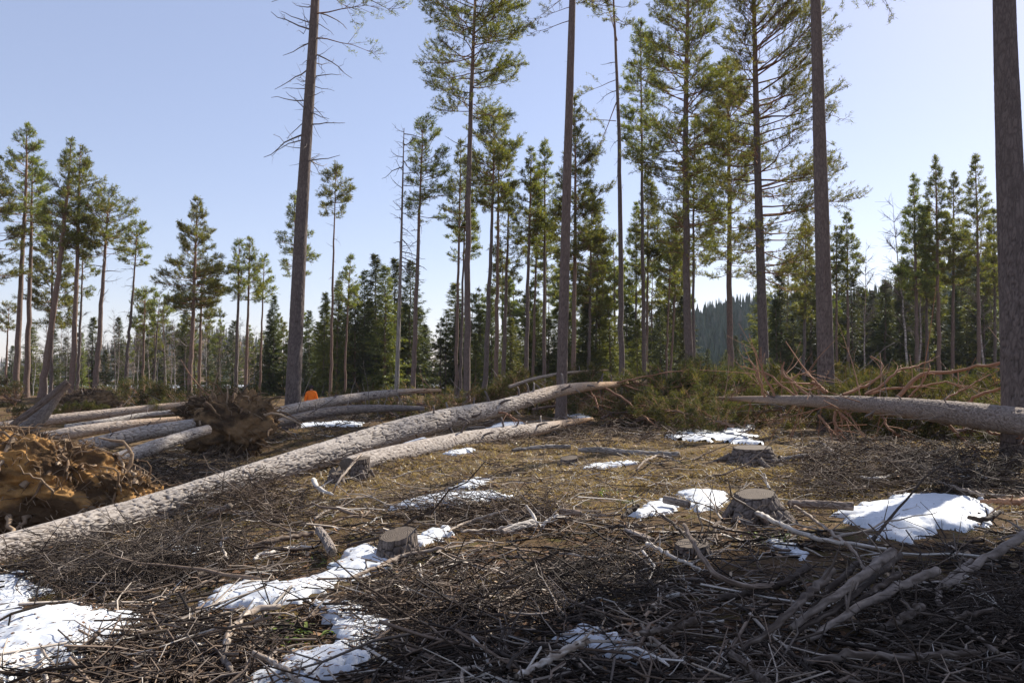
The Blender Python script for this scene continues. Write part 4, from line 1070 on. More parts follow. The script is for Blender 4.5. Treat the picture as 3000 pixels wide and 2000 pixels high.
# ------------------------------------------------------------------ uprooted root plates
def root_plate(label, px, py, d, size, seed, material, tilt=(0, 0, 0), parent=None, nroots=34, rough=.3, rlen=1.0, hang=0):
    rng = np.random.default_rng(700 + seed)
    nu, nv = (230, 130) if seed == 1 else (120, 70)
    u = np.linspace(0, 2 * np.pi, nu, endpoint=False); v = np.linspace(.02, np.pi - .02, nv)
    U, Vv = np.meshgrid(u, v)
    D = np.stack([np.cos(U) * np.sin(Vv), np.sin(U) * np.sin(Vv), np.cos(Vv)], -1)
    a = D * 1.6
    big = fbm(a[..., 0] + seed, a[..., 1], a[..., 2], s=seed, o=3)
    b = D * 5
    mid = 1 - 2 * np.abs(fbm(b[..., 0], b[..., 1] + seed, b[..., 2], s=seed + 7, o=3))
    c = D * 17
    fine = fbm(c[..., 0], c[..., 1], c[..., 2], s=seed + 3, o=3)
    e_ = D * 42
    rad = 1 + rough * big + rough * .20 * mid + rough * .18 * fine + rough * .05 * fbm(e_[..., 0], e_[..., 1], e_[..., 2], s=seed + 9, o=2)
    P = D * rad[..., None] * np.array(size)
    E = Matrix.Rotation(tilt[2], 3, 'Z') @ Matrix.Rotation(tilt[1], 3, 'Y') @ Matrix.Rotation(tilt[0], 3, 'X')
    P = P.reshape(-1, 3) @ np.array(E).T
    idx = np.arange(nu * nv).reshape(nv, nu)
    F = np.stack([idx[:-1], np.roll(idx, -1, 1)[:-1], np.roll(idx, -1, 1)[1:], idx[1:]], -1).reshape(-1, 4)[:, ::-1]
    loc = wp(px, py, d)
    q = np.clip(.5 + .5 * fbm(a[..., 0] * 2, a[..., 1] * 2, a[..., 2] * 2, s=seed + 20, o=3), 0, 1)
    if parent is None:
        root = link('root_plate', None, loc=loc, label=label, cat='root plate')
        holder = root; inv = None
    else:
        holder = link('root_plate', None, parent); 
        holder.matrix_basis = parent.matrix_basis.inverted() @ Matrix.Translation(Vector(loc))
    link('soil', mesh_np('soil', P, [F], material, attrs={'rnd': q.ravel()}), holder)
    PP = P.reshape(nv, nu, 3)
    for k in range(nroots):
        i, j = rng.integers(8, nv - 8), rng.integers(nu)
        p0 = PP[i, j] * .93
        out = nrm(PP[i, j])
        t = nrm(np.cross(out, rng.normal(0, 1, 3)))
        L = rlen * rng.uniform(.35, 1.3)
        r = rng.uniform(.010, .04) if rng.uniform() < .75 else rng.uniform(.035, .075)
        n = 9; s = np.linspace(0, 1, n)
        surf = rng.uniform() < .55
        pts = []
        for ss in s:
            if surf:      # root creeping over the soil face
                w_ = nrm(PP[i, j] + t * L * ss) ; e = w_ * np.linalg.norm(PP[i, (j + int(6 * ss)) % nu]) * (1.03 + .06 * math.sin(ss * 5 + k))
                pts.append(e)
            else:
                pts.append(p0 + out * L * ss * .8 + t * L * .5 * ss ** 2 - np.array([0, 0, .25]) * L * ss ** 2)
        pts = np.array(pts) + rng.normal(0, .02, (n, 3))
        V, F2 = tubes_f(pts, r * (1 - .8 * s) + .003, 6)
        link('root', mesh_np('root', V, [F2], M_ROOT, attrs={'rnd': np.full(len(V), rng.uniform(.1, 1))}), holder)
    # the mat of fine rootlets hanging off it
    m = hang or 500
    i = rng.integers(4, nv - 4, m); j = rng.integers(0, nu, m)
    p0 = PP[i, j]; out = nrm(p0); L = rng.uniform(.12, .5, m)[:, None] * rlen
    d1 = nrm(out + rng.normal(0, .7, (m, 3)))
    p1 = p0 + d1 * L * .5; p2 = p1 + (d1 * .5 + rng.normal(0, .4, (m, 3)) + np.array([0, 0, -.5])) * L * .6
    V, F2 = tubes(np.stack([p0 * .98, p1, p2], 1), np.array([[.012, .008, .005]]).repeat(m, 0), 3)
    o = link('rootlet_mat', mesh_np('rootlets', V, [F2], M_ROOT, attrs={'rnd': np.repeat(rng.uniform(0, 1, m), 9)}), holder); o['kind'] = 'stuff'
    return holder

root_plate('big orange sandy root plate behind the propped log', 80, 1440, 15.6, (1.75, .9, .90), 1, M_SAND, (0, .14, .25), nroots=150, rough=.34, hang=1000)
root_plate('smaller spill of orange sand and torn roots next to the big plate', 370, 1452, 15.4, (.62, .5, .42), 2, M_SAND, (0, .35, .2), nroots=26, rough=.42, rlen=.6, hang=350)
root_plate('upright root plate', 690, 1262, 24.6, (1.15, .42, 1.02), 3, M_SOIL, (.15, .45, .45), parent=logC, nroots=60, rough=.42, hang=380)
root_plate('shaggy crest of roots on top of the upright brown plate', 615, 1208, 25.0, (.75, .45, .42), 4, M_SOIL, (0, .1, .3), nroots=34, rough=.45, hang=240)
root_plate('far small dark root plate standing up from the brush', 262, 1180, 37, (1.15, .6, .62), 5, M_SOIL, (0, .1, 0), nroots=30, rough=.36, hang=500)
root_plate('low dark mound of torn roots under the leaning trunk', 45, 1318, 20.4, (1.3, .7, .45), 6, M_SOIL, (0, .1, 0), nroots=40, rough=.4, hang=600)

# ------------------------------------------------------------------ stumps
def stump(label, px, py, width, height, d=None, seed=0, flare=.55, slope=.08, jag=.0, fpow=2.0):
    """px,py: where the stump meets the ground; width of the cut face and height in pixels"""
    rng = np.random.default_rng(800 + seed)
    p = hit(px, py) if d is None else wp(px, py, d)
    dd = p[1]
    r = width * dd / FPX / 2; h = height * dd / FPX
    root = link('tree_stump', None, loc=(p[0], p[1], p[2] - .08), label=label, cat='stump')
    n, k = 34, 96
    th = np.arange(k) * 2 * np.pi / k
    f = np.linspace(0, 1, n)
    lobes = .5 + .5 * np.cos(th * rng.integers(4, 6) + rng.uniform(0, 6)) + .35 * np.cos(th * 3 + 1.3)
    zz = f * (h + .08)
    rad = r * (1 + flare * ((1 - f) ** fpow)[:, None] * (.55 + .8 * lobes[None]) + .07 * vnoise(np.cos(th) * 2.2 + seed, np.sin(th) * 2.2)[None] + .04 * vnoise(np.cos(th) * 6 + seed, np.sin(th) * 6)[None])
    e, val = plates(np.repeat(th[None] / 6.283 * 16, n, 0) + .3 * vnoise(zz[:, None] * 9, np.repeat(np.cos(th)[None] * 3, n, 0), s=seed), np.repeat(zz[:, None], k, 1) / .12, 16, seed)
    crack = 1 - sstep(.02, .2, e)
    rad = rad - crack * .014 * (r / .25) + (val - .5) * .012
    top = zz[:, None] + f[:, None] ** 3 * (slope * r * np.cos(th - 1.0)[None] + jag * np.maximum(0, vnoise(th * 2.2, th * 0 + seed, s=seed))[None])
    V = np.stack([rad * np.cos(th)[None], rad * np.sin(th)[None], top], -1).reshape(-1, 3)
    idx = np.arange(n * k).reshape(n, k)
    F = np.stack([idx[:-1], np.roll(idx, -1, 1)[:-1], np.roll(idx, -1, 1)[1:], idx[1:]], -1).reshape(-1, 4)
    link('bark', mesh_np('stump_bark', V, [F], M_STUMP, attrs={'crack': crack.ravel(), 't': np.repeat(f * .3, k)}), root)
    ring = V[-k:] * np.array([.97, .97, 1]) + np.array([0, 0, -.004])
    ring2 = ring * np.array([.5, .5, 1]) + np.stack([np.zeros(k), np.zeros(k), rng.normal(.004, .004, k)], 1); ring2[:, 2] = ring[:, 2].mean() * .5 + ring[:, 2] * .5
    Vc = np.vstack([ring, ring2, [[0, 0, ring[:, 2].mean()]]])
    i = np.arange(k); j = (i + 1) % k
    link('cut_face', mesh_np('stump_cut', Vc, [np.stack([i, j, k + j, k + i], 1), np.stack([k + i, k + j, np.full(k, 2 * k)], 1)], M_CUT), root)
    # splinters and surface roots
    for q in range(5):
        a = rng.uniform(0, 6.28)
        s = np.linspace(0, 1, 7)
        L = r * rng.uniform(.7, 1.5)
        pts = np.stack([np.cos(a + .3 * s) * (r * 1.25 + L * s), np.sin(a + .3 * s) * (r * 1.25 + L * s), (.16 * (1 - s) ** 1.5 + .03) * (h / .3)], 1)
        Vr, Fr = tubes_f(pts, r * .2 * (1 - .75 * s), 7)
        link('surface_root', mesh_np('surface_root', Vr, [Fr], M_STUMP, attrs={'t': np.zeros(len(Vr)), 'crack': np.zeros(len(Vr))}), root)
    return root, p, dd

stump('near cut stump with snow against its foot', 1165, 1638, 104, 74, seed=1, flare=.4, slope=.25, fpow=1.2)
stump('big flared stump with peeling roots beside the large snow patch', 2214, 1520, 110, 74, seed=2, flare=.95, slope=.16, fpow=1.15)
stump('wide clean-cut stump at the far side of the glade', 2205, 1358, 112, 48, seed=3, flare=.5, slope=.05, fpow=1.3)
stump('little low stump in the middle of the glade', 1668, 1357, 50, 17, seed=4, flare=.6, slope=.2)
stump('grey stump seen between the two crossing logs', 1395, 1270, 52, 20, seed=5, flare=.4, slope=.05)
stump('low weathered stump nearly buried in branch litter', 2030, 1622, 100, 32, seed=6, flare=.3, slope=.1)
stump('pale cut stump squeezed under the propped log', 1056, 1400, 52, 58, seed=7, flare=.35, slope=.12)
stump('dark decayed stump in the shadow under the propped log', 985, 1418, 44, 34, seed=8, flare=.9, slope=.3, jag=.1)
stump('squat mossy stump in the dark brush near the snow corner', 612, 1706, 60, 36, seed=9, flare=.5, slope=.2)

# ------------------------------------------------------------------ snow patches
def pip(px, py, poly):
    inside = np.zeros(np.shape(px), bool)
    n = len(poly)
    for i in range(n):
        x0, y0 = poly[i]; x1, y1 = poly[(i + 1) % n]
        c = ((y0 > py) != (y1 > py)) & (px < (x1 - x0) * (py - y0) / (y1 - y0 + 1e-12) + x0)
        inside ^= c
    return inside

def edge_dist(x, y, poly):
    best = np.full(x.shape, 1e9)
    n = len(poly)
    for i in range(n):
        a = poly[i]; b = poly[(i + 1) % n]; e = b - a
        t = np.clip(((x - a[0]) * e[0] + (y - a[1]) * e[1]) / max(e @ e, 1e-9), 0, 1)
        best = np.minimum(best, np.hypot(x - a[0] - t * e[0], y - a[1] - t * e[1]))
    return best

def Z8(p): return [(x * .6378, 1500 + y * .6378) for x, y in p]
def Z6(p): return [(900 + x * .4677, 1050 + y * .4677) for x, y in p]
def Z7(p): return [(1900 + x * .4677, 1050 + y * .4677) for x, y in p]
def ZB(p): return [(1500 + x * .6378, 1400 + y * .6378) for x, y in p]
SNOW = [
 ('broad snow patch in the near corner', Z8([(-150, 520), (60, 490), (240, 460), (350, 450), (450, 475), (560, 490), (480, 560), (400, 600), (300, 670), (150, 740), (0, 800), (-150, 850)]), .10),
 ('small snow patch just beyond the broad corner one', Z8([(-120, 340), (0, 318), (90, 290), (110, 330), (205, 340), (110, 400), (50, 460), (-120, 490)]), .07),
 ('long thin snow streak running to the near cut stump', Z8([(955, 425), (1050, 350), (1150, 318), (1220, 345), (1330, 345), (1450, 315), (1560, 275), (1530, 250), (1600, 195), (1680, 175), (1765, 190), (1770, 245), (1690, 270), (1560, 330), (1450, 375), (1330, 415), (1150, 445)]), .08),
 ('winding snow patch at the bottom beside the green tuft', Z8([(1450, 470), (1500, 440), (1560, 480), (1640, 455), (1690, 485), (1770, 560), (1740, 620), (1650, 655), (1690, 690), (1600, 725), (1500, 790), (1450, 850), (1150, 850), (1200, 770), (1320, 720), (1450, 640), (1545, 590), (1540, 520)]), .09),
 ('scrap of snow at the head of the winding patch', Z8([(1548, 420), (1600, 405), (1665, 412), (1655, 440), (1570, 445)]), .04),
 ('small snow scrap below the propped log', Z8([(745, 140), (790, 130), (830, 138), (905, 182), (860, 200), (800, 207), (735, 203)]), .06),
 ('snow scrap tucked behind the near cut stump', Z6([(725, 1110), (770, 1080), (840, 1085), (890, 1100), (880, 1160), (800, 1150), (730, 1165)]), .06),
 ('flat snow strip across the middle of the glade', Z6([(555, 932), (700, 890), (800, 865), (880, 842), (1000, 838), (1130, 845), (1240, 880), (1100, 905), (1000, 912), (960, 942), (890, 935), (880, 915), (700, 930)]), .06),
 ('thin snow strip higher up the glade', Z6([(915, 822), (980, 785), (1060, 760), (1140, 752), (1120, 780), (1040, 800), (1000, 825)]), .04),
 ('large clean snow patch crossed by a trunk shadow', Z7([(1185, 990), (1290, 950), (1420, 912), (1530, 900), (1540, 872), (1650, 862), (1780, 868), (2000, 878), (2100, 900), (2150, 960), (2050, 1050), (1990, 1085), (1800, 1078), (1650, 1095), (1560, 1130), (1450, 1132), (1490, 1090), (1400, 1058), (1250, 1042)]), .11),
 ('snow patch touching the big flared stump', Z7([(170, 850), (260, 836), (430, 838), (475, 880), (430, 940), (330, 950), (260, 915)]), .07),
 ('thin snow patch left of the flared stump patch', Z7([(-110, 975), (0, 925), (100, 890), (150, 930), (130, 965), (20, 985), (-60, 1000)]), .05),
 ('tiny snow scrap beside the pale branch near flared stump', Z7([(735, 1180), (800, 1165), (890, 1175), (995, 1252), (900, 1240), (820, 1215)]), .05),
 ('ragged snow bank at the foot of the felled brush', Z7([(120, 492), (180, 470), (230, 448), (330, 458), (450, 468), (540, 450), (655, 418), (640, 450), (560, 478), (700, 484), (610, 505), (720, 540), (540, 532), (430, 505), (380, 522), (200, 512)]), .10),
 ('shaded snow scrap among the near cut poles', ZB([(170, 735), (310, 712), (420, 745), (500, 755), (570, 785), (612, 850), (545, 872), (450, 832), (400, 790), (250, 762)]), .07),
 ('snow strip behind the crossing logs near grey stump', Z6([(1130, 442), (1180, 418), (1260, 402), (1345, 404), (1300, 430), (1230, 446)]), .05),
 ('snow glimpsed under the propped log', Z6([(590, 528), (640, 512), (720, 502), (790, 508), (730, 530), (640, 540)]), .05),
 ('low snow scraps along the underside of the ground log', Z6([(890, 598), (930, 580), (1000, 570), (1045, 572), (1000, 592), (940, 606)]), .05),
 ('snow strip in the hollow beneath the dark shaded log', [(872, 1250), (900, 1240), (980, 1236), (1060, 1238), (1050, 1249), (960, 1252)], .06),
 ('narrow snow edge behind the branchy log at the border', [(2880, 1205), (2920, 1196), (2975, 1198), (3040, 1204), (3000, 1214), (2900, 1212)], .07),
 ('pale snow smear in the glade beyond little stump', Z6([(1730, 690), (1800, 665), (1900, 655), (2060, 660), (1960, 672), (1800, 690)]), .03),
 ('snow behind the bare reddish trunk foot', Z6([(1630, 362), (1680, 350), (1740, 352), (1790, 372), (1720, 380)]), .05),
]
SNOW_PX = [np.array(p) for _, p, _ in SNOW]
def snow_patch(label, poly, thick, seed):
    P = hit(np.array([p[0] for p in poly]), np.array([p[1] for p in poly]))[:, :2]
    lo, hi = P.min(0) - .25, P.max(0) + .25
    step = max(.022, min(.07, (hi - lo).max() / 130))
    gx = np.arange(lo[0], hi[0], step); gy = np.arange(lo[1], hi[1], step)
    X, Y = np.meshgrid(gx, gy)
    sd = edge_dist(X, Y, P) * np.where(pip(X, Y, P), 1, -1)
    thick = thick * .55
    sd = sd + .10 * vnoise(X * 4, Y * 4, s=seed + 6) + .075 * vnoise(X * 9, Y * 9, s=seed) + .05 * vnoise(X * 21, Y * 21, s=seed + 1)
    rise = np.clip(sd / .30, -1, 1)
    hgt = thick * (np.clip(rise, 0, 1) ** .7 * (1 + .25 * vnoise(X * 3, Y * 3, s=seed + 2)) + .22 * vnoise(X * 9, Y * 9, s=seed + 4) * (rise > 0))
    # sun cups
    hgt = hgt - .02 * np.clip(vnoise(X * 11, Y * 11, s=seed + 8) - .45, 0, 1) * (rise > .2)
    z0 = H(X, Y) + .042
    Z = np.where(sd > 0, z0 + hgt, z0 + np.maximum(-.12, sd * 1.2))
    keep = sd > -.09
    idx = np.arange(X.size).reshape(X.shape)
    fm = keep[:-1, :-1] & keep[:-1, 1:] & keep[1:, 1:] & keep[1:, :-1]
    F = np.stack([idx[:-1, :-1], idx[:-1, 1:], idx[1:, 1:], idx[1:, :-1]], -1)[fm]
    c = np.array([P[:, 0].mean(), P[:, 1].mean(), 0]); c[2] = H(c[0], c[1])
    V = np.stack([X, Y, Z], -1).reshape(-1, 3) - c
    used = np.zeros(len(V), bool); used[F.ravel()] = True
    remap = np.cumsum(used) - 1
    link('snow_patch', mesh_np('snow_patch', V[used], [remap[F]], M_SNOW), loc=c, label=label, cat='snow', group='melting snow patches')
for i, (lab, poly, th) in enumerate(SNOW): snow_patch(lab, poly, th, 30 + i)
def on_snow(px, py):
    m = np.zeros(np.shape(px), bool)
    for p in SNOW_PX: m |= pip(px, py, p)
    return m

# ------------------------------------------------------------------ thick branches lying near the camera
def pole(label, pts, seed, mat_=None, lift=(0.03, .05), kids=3, rnd=.4, name='cut_branch'):
    """pts: pixels on the ground with thickness in pixels"""
    rng = np.random.default_rng(1500 + seed)
    px = np.array([p[0] for p in pts], float); py = np.array([p[1] for p in pts], float); tk = np.array([p[2] for p in pts], float)
    g3 = hit(px, py)
    rr = tk * g3[:, 1] / FPX / 2 * .85
    up = rr + .03 + (.05 if py.mean() > 1600 and px.mean() > 1900 else 0) + np.linspace(lift[0], lift[1], len(pts))
    g3 = EYE + (g3 - EYE) * (1 - up / (EYE[2] - g3[:, 2]))[:, None]      # raised off the ground by that much, still on its line of sight
    g3[:, 2] = np.maximum(g3[:, 2], H(g3[:, 0], g3[:, 1]) + rr)
    n = 22
    Q = smooth_path(np.column_stack([g3, rr]), n)
    P = Q[:, :3]; P[1:-1] += rng.normal(0, .006, (n - 2, 3)); R = Q[:, 3] * (1 + .03 * rng.normal(0, 1, n))
    g = Geo()
    V, F = tubes_f(P - P[0], R, 10)
    g.add(V, F, 0, np.clip(rnd + .12 * rng.normal(0, 1, len(V)), 0, 1))
    for e, o in ((0, 0), (1, (n - 1) * 10)):
        cap = np.arange(10)[None] + o
        g.F.append(cap if e else cap[:, ::-1]); g.mi.append(1)
    for k in range(kids):
        i = rng.integers(4, n - 2)
        d0 = nrm(rng.normal(0, 1, 3) + nrm(P[i] - P[i - 1]) * .8 + np.array([0, 0, .3]))
        l = rng.uniform(.06, .3)
        pp = np.array([P[i], P[i] + d0 * l * .5, P[i] + d0 * l + rng.normal(0, .02, 3)]) - P[0]
        V, F = tubes(pp[None], np.array([[R[i] * .4, R[i] * .3, R[i] * .15]]), 5)
        g.add(V, F, 0, np.full(len(V), rnd))
    link(name, g.mesh('pole', [mat_ or M_TWIGDARK, M_CUT]), loc=P[0], label=label, cat='branch', group='thick cut branches in the near slash')

def zb(*a): return [(1500 + x * .6378, 1400 + y * .6378, t * .6378) for x, y, t in a]
def z8(*a): return [(x * .6378, 1500 + y * .6378, t * .6378) for x, y, t in a]
def z6(*a): return [(900 + x * .4677, 1050 + y * .4677, t * .4677) for x, y, t in a]
def z7(*a): return [(1900 + x * .4677, 1050 + y * .4677, t * .4677) for x, y, t in a]
POLES = [
 ('long dark pole, lowest of the slanting cut poles', zb((1060, 790, 26), (1250, 640, 32), (1470, 425, 36)), (.02, .28), M_TWIGDARK, .55),
 ('thickest slanting pole with a pale peeled spot', zb((1280, 690, 32), (1500, 530, 38), (1745, 340, 42)), (.03, .30), M_TWIGDARK, .7),
 ('slanting pole hugging the thickest one', zb((1310, 710, 24), (1560, 540, 30), (1782, 352, 30)), (.02, .22), M_TWIGDARK, .45),
 ('short slanting pole left of the thickest one', zb((1380, 590, 26), (1480, 490, 28), (1585, 392, 28)), (.02, .26), M_TWIGDARK, .4),
 ('smooth slanting pole with bark flakes reaching the large shade', zb((1360, 740, 30), (1660, 560, 40), (1950, 425, 42)), (.03, .18), M_TWIGDARK, .75),
 ('thin slanting pole between two thick cut ones', zb((1500, 620, 20), (1640, 530, 26), (1775, 440, 30)), (.02, .22), M_TWIGDARK, .5),
 ('curved pole end pointing up beside the half-buried log', zb((1200, 505, 26), (1290, 460, 30), (1360, 400, 32)), (.02, .15), M_TWIGDARK, .4),
 ('dark bent branch lying left of the slanting poles', zb((950, 552, 34), (1080, 530, 30), (1190, 490, 24)), (.02, .05), M_TWIGDARK, .45),
 ('stubby grey branch crossing at the end of smooth pole', zb((1690, 700, 40), (1790, 650, 42), (1880, 590, 44)), (.02, .12), M_TWIGDARK, .6),
 ('long low branch right of the stubby grey one', zb((1750, 698, 34), (1980, 650, 26), (2215, 602, 24)), (.02, .10), M_TWIGDARK, .5),
 ('heavy horizontal branch along the bottom shade', zb((1340, 840, 30), (1560, 815, 42), (1800, 818, 40), (2130, 800, 26)), (.02, .08), M_TWIGDARK, .6),
 ('long branch slanting up to the picture edge', zb((1985, 500, 34), (2120, 410, 40), (2260, 320, 42), (2420, 225, 44)), (.04, .15), M_TWIGDARK, .75),
 ('crooked forked branch beside the edge branch', zb((2230, 800, 24), (2040, 640, 26), (1960, 560, 28), (1985, 480, 26), (2110, 375, 20)), (.03, .08), M_TWIGDARK, .75),
 ('cut branch pointing down out of the bottom shade', zb((1000, 805, 40), (1080, 870, 40), (1175, 945, 42)), (.04, .06), M_TWIGDARK, .55),
 ('dark branch end above the shaded snow scrap', zb((590, 715, 32), (720, 690, 32), (850, 650, 34)), (.02, .10), M_TWIGDARK, .5),
 ('pale cut branch crossing the shaded snow scrap', zb((20, 910, 32), (180, 830, 36), (350, 738, 38)), (.04, .14), M_TWIG, .75),
 ('pale long branch sweeping down from the big flared stump', zb((1125, 160, 26), (1270, 230, 24), (1400, 275, 22), (1560, 300, 20), (1720, 325, 16)), (.12, .05), M_TWIG, .85),
 ('weathered branch behind the sweeping pale one', zb((1300, 130, 16), (1420, 215, 16), (1560, 320, 18), (1610, 415, 14)), (.14, .05), M_TWIG, .6),
 ('thin pale stick in front of the low buried stump', zb((620, 300, 20), (740, 360, 18), (870, 425, 14)), (.08, .04), M_TWIG, .9),
 ('bent dark branch curling past the low buried stump', zb((790, 215, 18), (850, 330, 20), (940, 440, 24), (1060, 495, 26), (1195, 485, 26)), (.25, .05), M_TWIG, .5),
 ('long thin dark stem leaning over the low buried stump', zb((690, 170, 16), (770, 240, 14), (860, 340, 12)), (.15, .03), M_TWIGDARK, .4),
 ('short dark branch stub by the two-part snow patch', zb((505, 180, 22), (545, 150, 24), (580, 125, 24)), (.02, .12), M_TWIGDARK, .3),
 ('curved mossy branch arching above the winding snow patch', z8((1030, 620, 34), (1050, 560, 34), (1110, 490, 36), (1180, 450, 34), (1290, 430, 26)), (.05, .06), M_TWIG, .7),
 ('lower end of arched branch by the green tuft', z8((1070, 735, 30), (1035, 680, 32), (1030, 615, 34)), (.03, .04), M_TWIGDARK, .7),
 ('grey stick end jutting over the bottom snow', z8((1160, 640, 22), (1260, 690, 24), (1390, 790, 26)), (.16, .05), M_TWIG, .7),
 ('long branch ending at the foot of near cut stump', z8((1600, 310, 20), (1740, 250, 22), (1850, 200, 24), (2040, 165, 16)), (.04, .06), M_TWIG, .6),
 ('brown branch lying left of the near cut stump', z8((1130, 160, 22), (1260, 130, 26), (1440, 95, 24)), (.03, .08), M_TWIG, .45),
 ('bleached S-shaped root stick in the dark brush', z8((1165, 220, 16), (1190, 195, 18), (1250, 185, 18), (1330, 165, 18), (1440, 158, 12)), (.05, .08), M_TWIG, 1.0),
 ('hooked grey stick standing in the dark brush', z8((1045, 220, 16), (1022, 170, 16), (1020, 130, 16), (1060, 112, 14)), (.04, .25), M_TWIG, .8),
 ('dark stick lying on the broad corner snow', z8((360, 640, 14), (410, 600, 24), (460, 550, 22)), (.05, .12), M_TWIG, .45),
 ('bone-white forked branch at the foot of propped log', z6((40, 760, 34), (60, 800, 30), (110, 830, 26), (165, 855, 16)), (.10, .05), M_TWIG, 1.0),
 ('thin leaning stick resting against the propped log', z6((335, 600, 12), (250, 700, 14), (185, 790, 14), (160, 850, 14)), (.45, .02), M_TWIG, .65),
 ('thick bent branch in the litter below the snow strip', z6((880, 1080, 14), (1000, 1025, 18), (1120, 985, 20), (1260, 945, 16)), (.04, .12), M_TWIG, .7),
 ('pale curved branch standing in the litter heap', z6((1365, 920, 18), (1410, 970, 20), (1440, 1030, 20), (1460, 1050, 16)), (.22, .03), M_TWIG, .95),
 ('pale straight branch meeting the curved one in litter', z6((1460, 1050, 16), (1510, 1010, 18), (1570, 980, 14)), (.03, .10), M_TWIG, .95),
 ('long smooth grey pole across the near litter', z6((960, 1080, 20), (1150, 1075, 20), (1300, 1040, 22), (1395, 1015, 14)), (.05, .06), M_TWIG, .8),
 ('knobbly dark branch beyond the low buried stump', z6((1840, 1060, 16), (1960, 1050, 20), (2120, 1045, 26)), (.05, .08), M_TWIGDARK, .5),
 ('pale branch bowing over the glade near rotten log', z6((2060, 700, 14), (2120, 640, 16), (2200, 610, 16), (2290, 625, 14)), (.03, .14), M_TWIG, .6),
 ('bent bare branch arching in front of the branchy log', z7((1015, 515, 10), (1090, 530, 16), (1150, 580, 20), (1195, 620, 22), (1180, 680, 18)), (.30, .03), M_DEADLIMB, .6),
 ('bleached plank-like stick at the far right litter', z7((1870, 735, 14), (2000, 742, 16), (2120, 748, 16)), (.05, .05), M_TWIG, 1.0),
 ('grey stick lying along the back of the large snow patch', z7((1830, 780, 18), (1960, 815, 22), (2110, 855, 24)), (.05, .05), M_TWIG, .65),
 ('tan forked wood piece at the picture edge behind snow', z7((2080, 895, 22), (2200, 890, 34), (2300, 900, 40), (2360, 880, 30)), (.04, .08), M_LIMB, .9),
 ('thick dark cut branch on the front rim of large snow patch', z7((2010, 995, 34), (2100, 1010, 34), (2200, 960, 30)), (.06, .10), M_TWIGDARK, .4),
 ('white sunlit stick leaning by the far stump', z7((725, 720, 16), (735, 770, 16), (760, 815, 16)), (.14, .02), M_TWIG, 1.0),
 ('light stick lying in straw behind the flared stump', z7((1290, 740, 14), (1420, 748, 18), (1500, 735, 16), (1565, 705, 20)), (.05, .12), M_TWIG, .9),
]
for i, (lab, pts, lift, mt, rnd) in enumerate(POLES): pole(lab, pts, i, mt, lift, 4, rnd)

# ------------------------------------------------------------------ smaller sticks: the largest as things, the mass as litter
RS = np.random.default_rng(21)
STICK = []
for kd, bn, rr_, word in ((6, .4, .012, 'bent twiggy'), (3, .08, .011, 'straight'), (9, .45, .012, 'much-branched'), (3, -.6, .013, 'curved'), (4, .25, .018, 'stout'), (8, -.35, .010, 'thin twiggy'), (2, .7, .014, 'bowed'), (6, .2, .013, 'forked')):
    for mt, cw in ((M_TWIG, 'pale grey'), (M_TWIGDARK, 'dark brown'), (M_TWIG, 'tan')):
        STICK.append((branch_mesh('stick_shape', RS, mt, kids=kd, bend=bn, r=rr_, n=9, k=6, kid_len=.6, wig=.03), word, cw))
MARKS = [((1165, 1600), 'near cut stump'), ((2214, 1500), 'big flared stump'), ((2205, 1345), 'wide clean-cut stump'), ((1668, 1350), 'little low stump'), ((2030, 1610), 'low weathered stump'), ((2700, 1500), 'large clean snow patch'), ((150, 1880), 'broad corner snow'),
         ((850, 1720), 'long thin snow streak'), ((1000, 1900), 'winding snow patch'), ((1350, 1470), 'flat snow strip'), ((2300, 1800), 'slanting cut poles'), ((1750, 1880), 'shaded snow scrap'), ((660, 1870), 'green leafy tuft'), ((500, 1560), 'thick end of the propped log'), ((1850, 1325), 'rotten grey log'), ((2600, 1350), 'branchy log')]
mk = np.array([m[0] for m in MARKS], float)
n_big = 250
bx = RS.uniform(-40, 3040, n_big * 3); by = 1290 + 720 * RS.uniform(0, 1, n_big * 3) ** .85
ok = ~on_snow(bx, by) & ~on_snow(bx, by - 60) & ~on_snow(bx - 100, by - 20) & ~on_snow(bx + 100, by - 20) & ~((by < 1560 - (bx - 380) * .3) & (bx < 900))
bx, by = bx[ok][:n_big], by[ok][:n_big]
bp = hit(bx, by)
for i in range(len(bx)):
    me, word, cw = STICK[RS.integers(len(STICK))]
    m = MARKS[int(np.argmin(np.hypot(mk[:, 0] - bx[i], (mk[:, 1] - by[i]) * 1.6)))][1]
    near = bp[i, 1] < 7.0
    L = RS.uniform(.5, 1.5) * (.6 if near else 1)
    a = RS.uniform(0, 6.28)
    o = link('dead_stick', me, label=f'{cw} {word} stick in the litter around the {m}', cat='stick', group='dead sticks scattered in the litter')
    orient(o, bp[i] + np.array([0, 0, .05]), (math.cos(a), math.sin(a), RS.normal(.0, .05) if near else RS.normal(.06, .1)), L, RS.uniform(.8, 1.25), RS.uniform(0, 6))

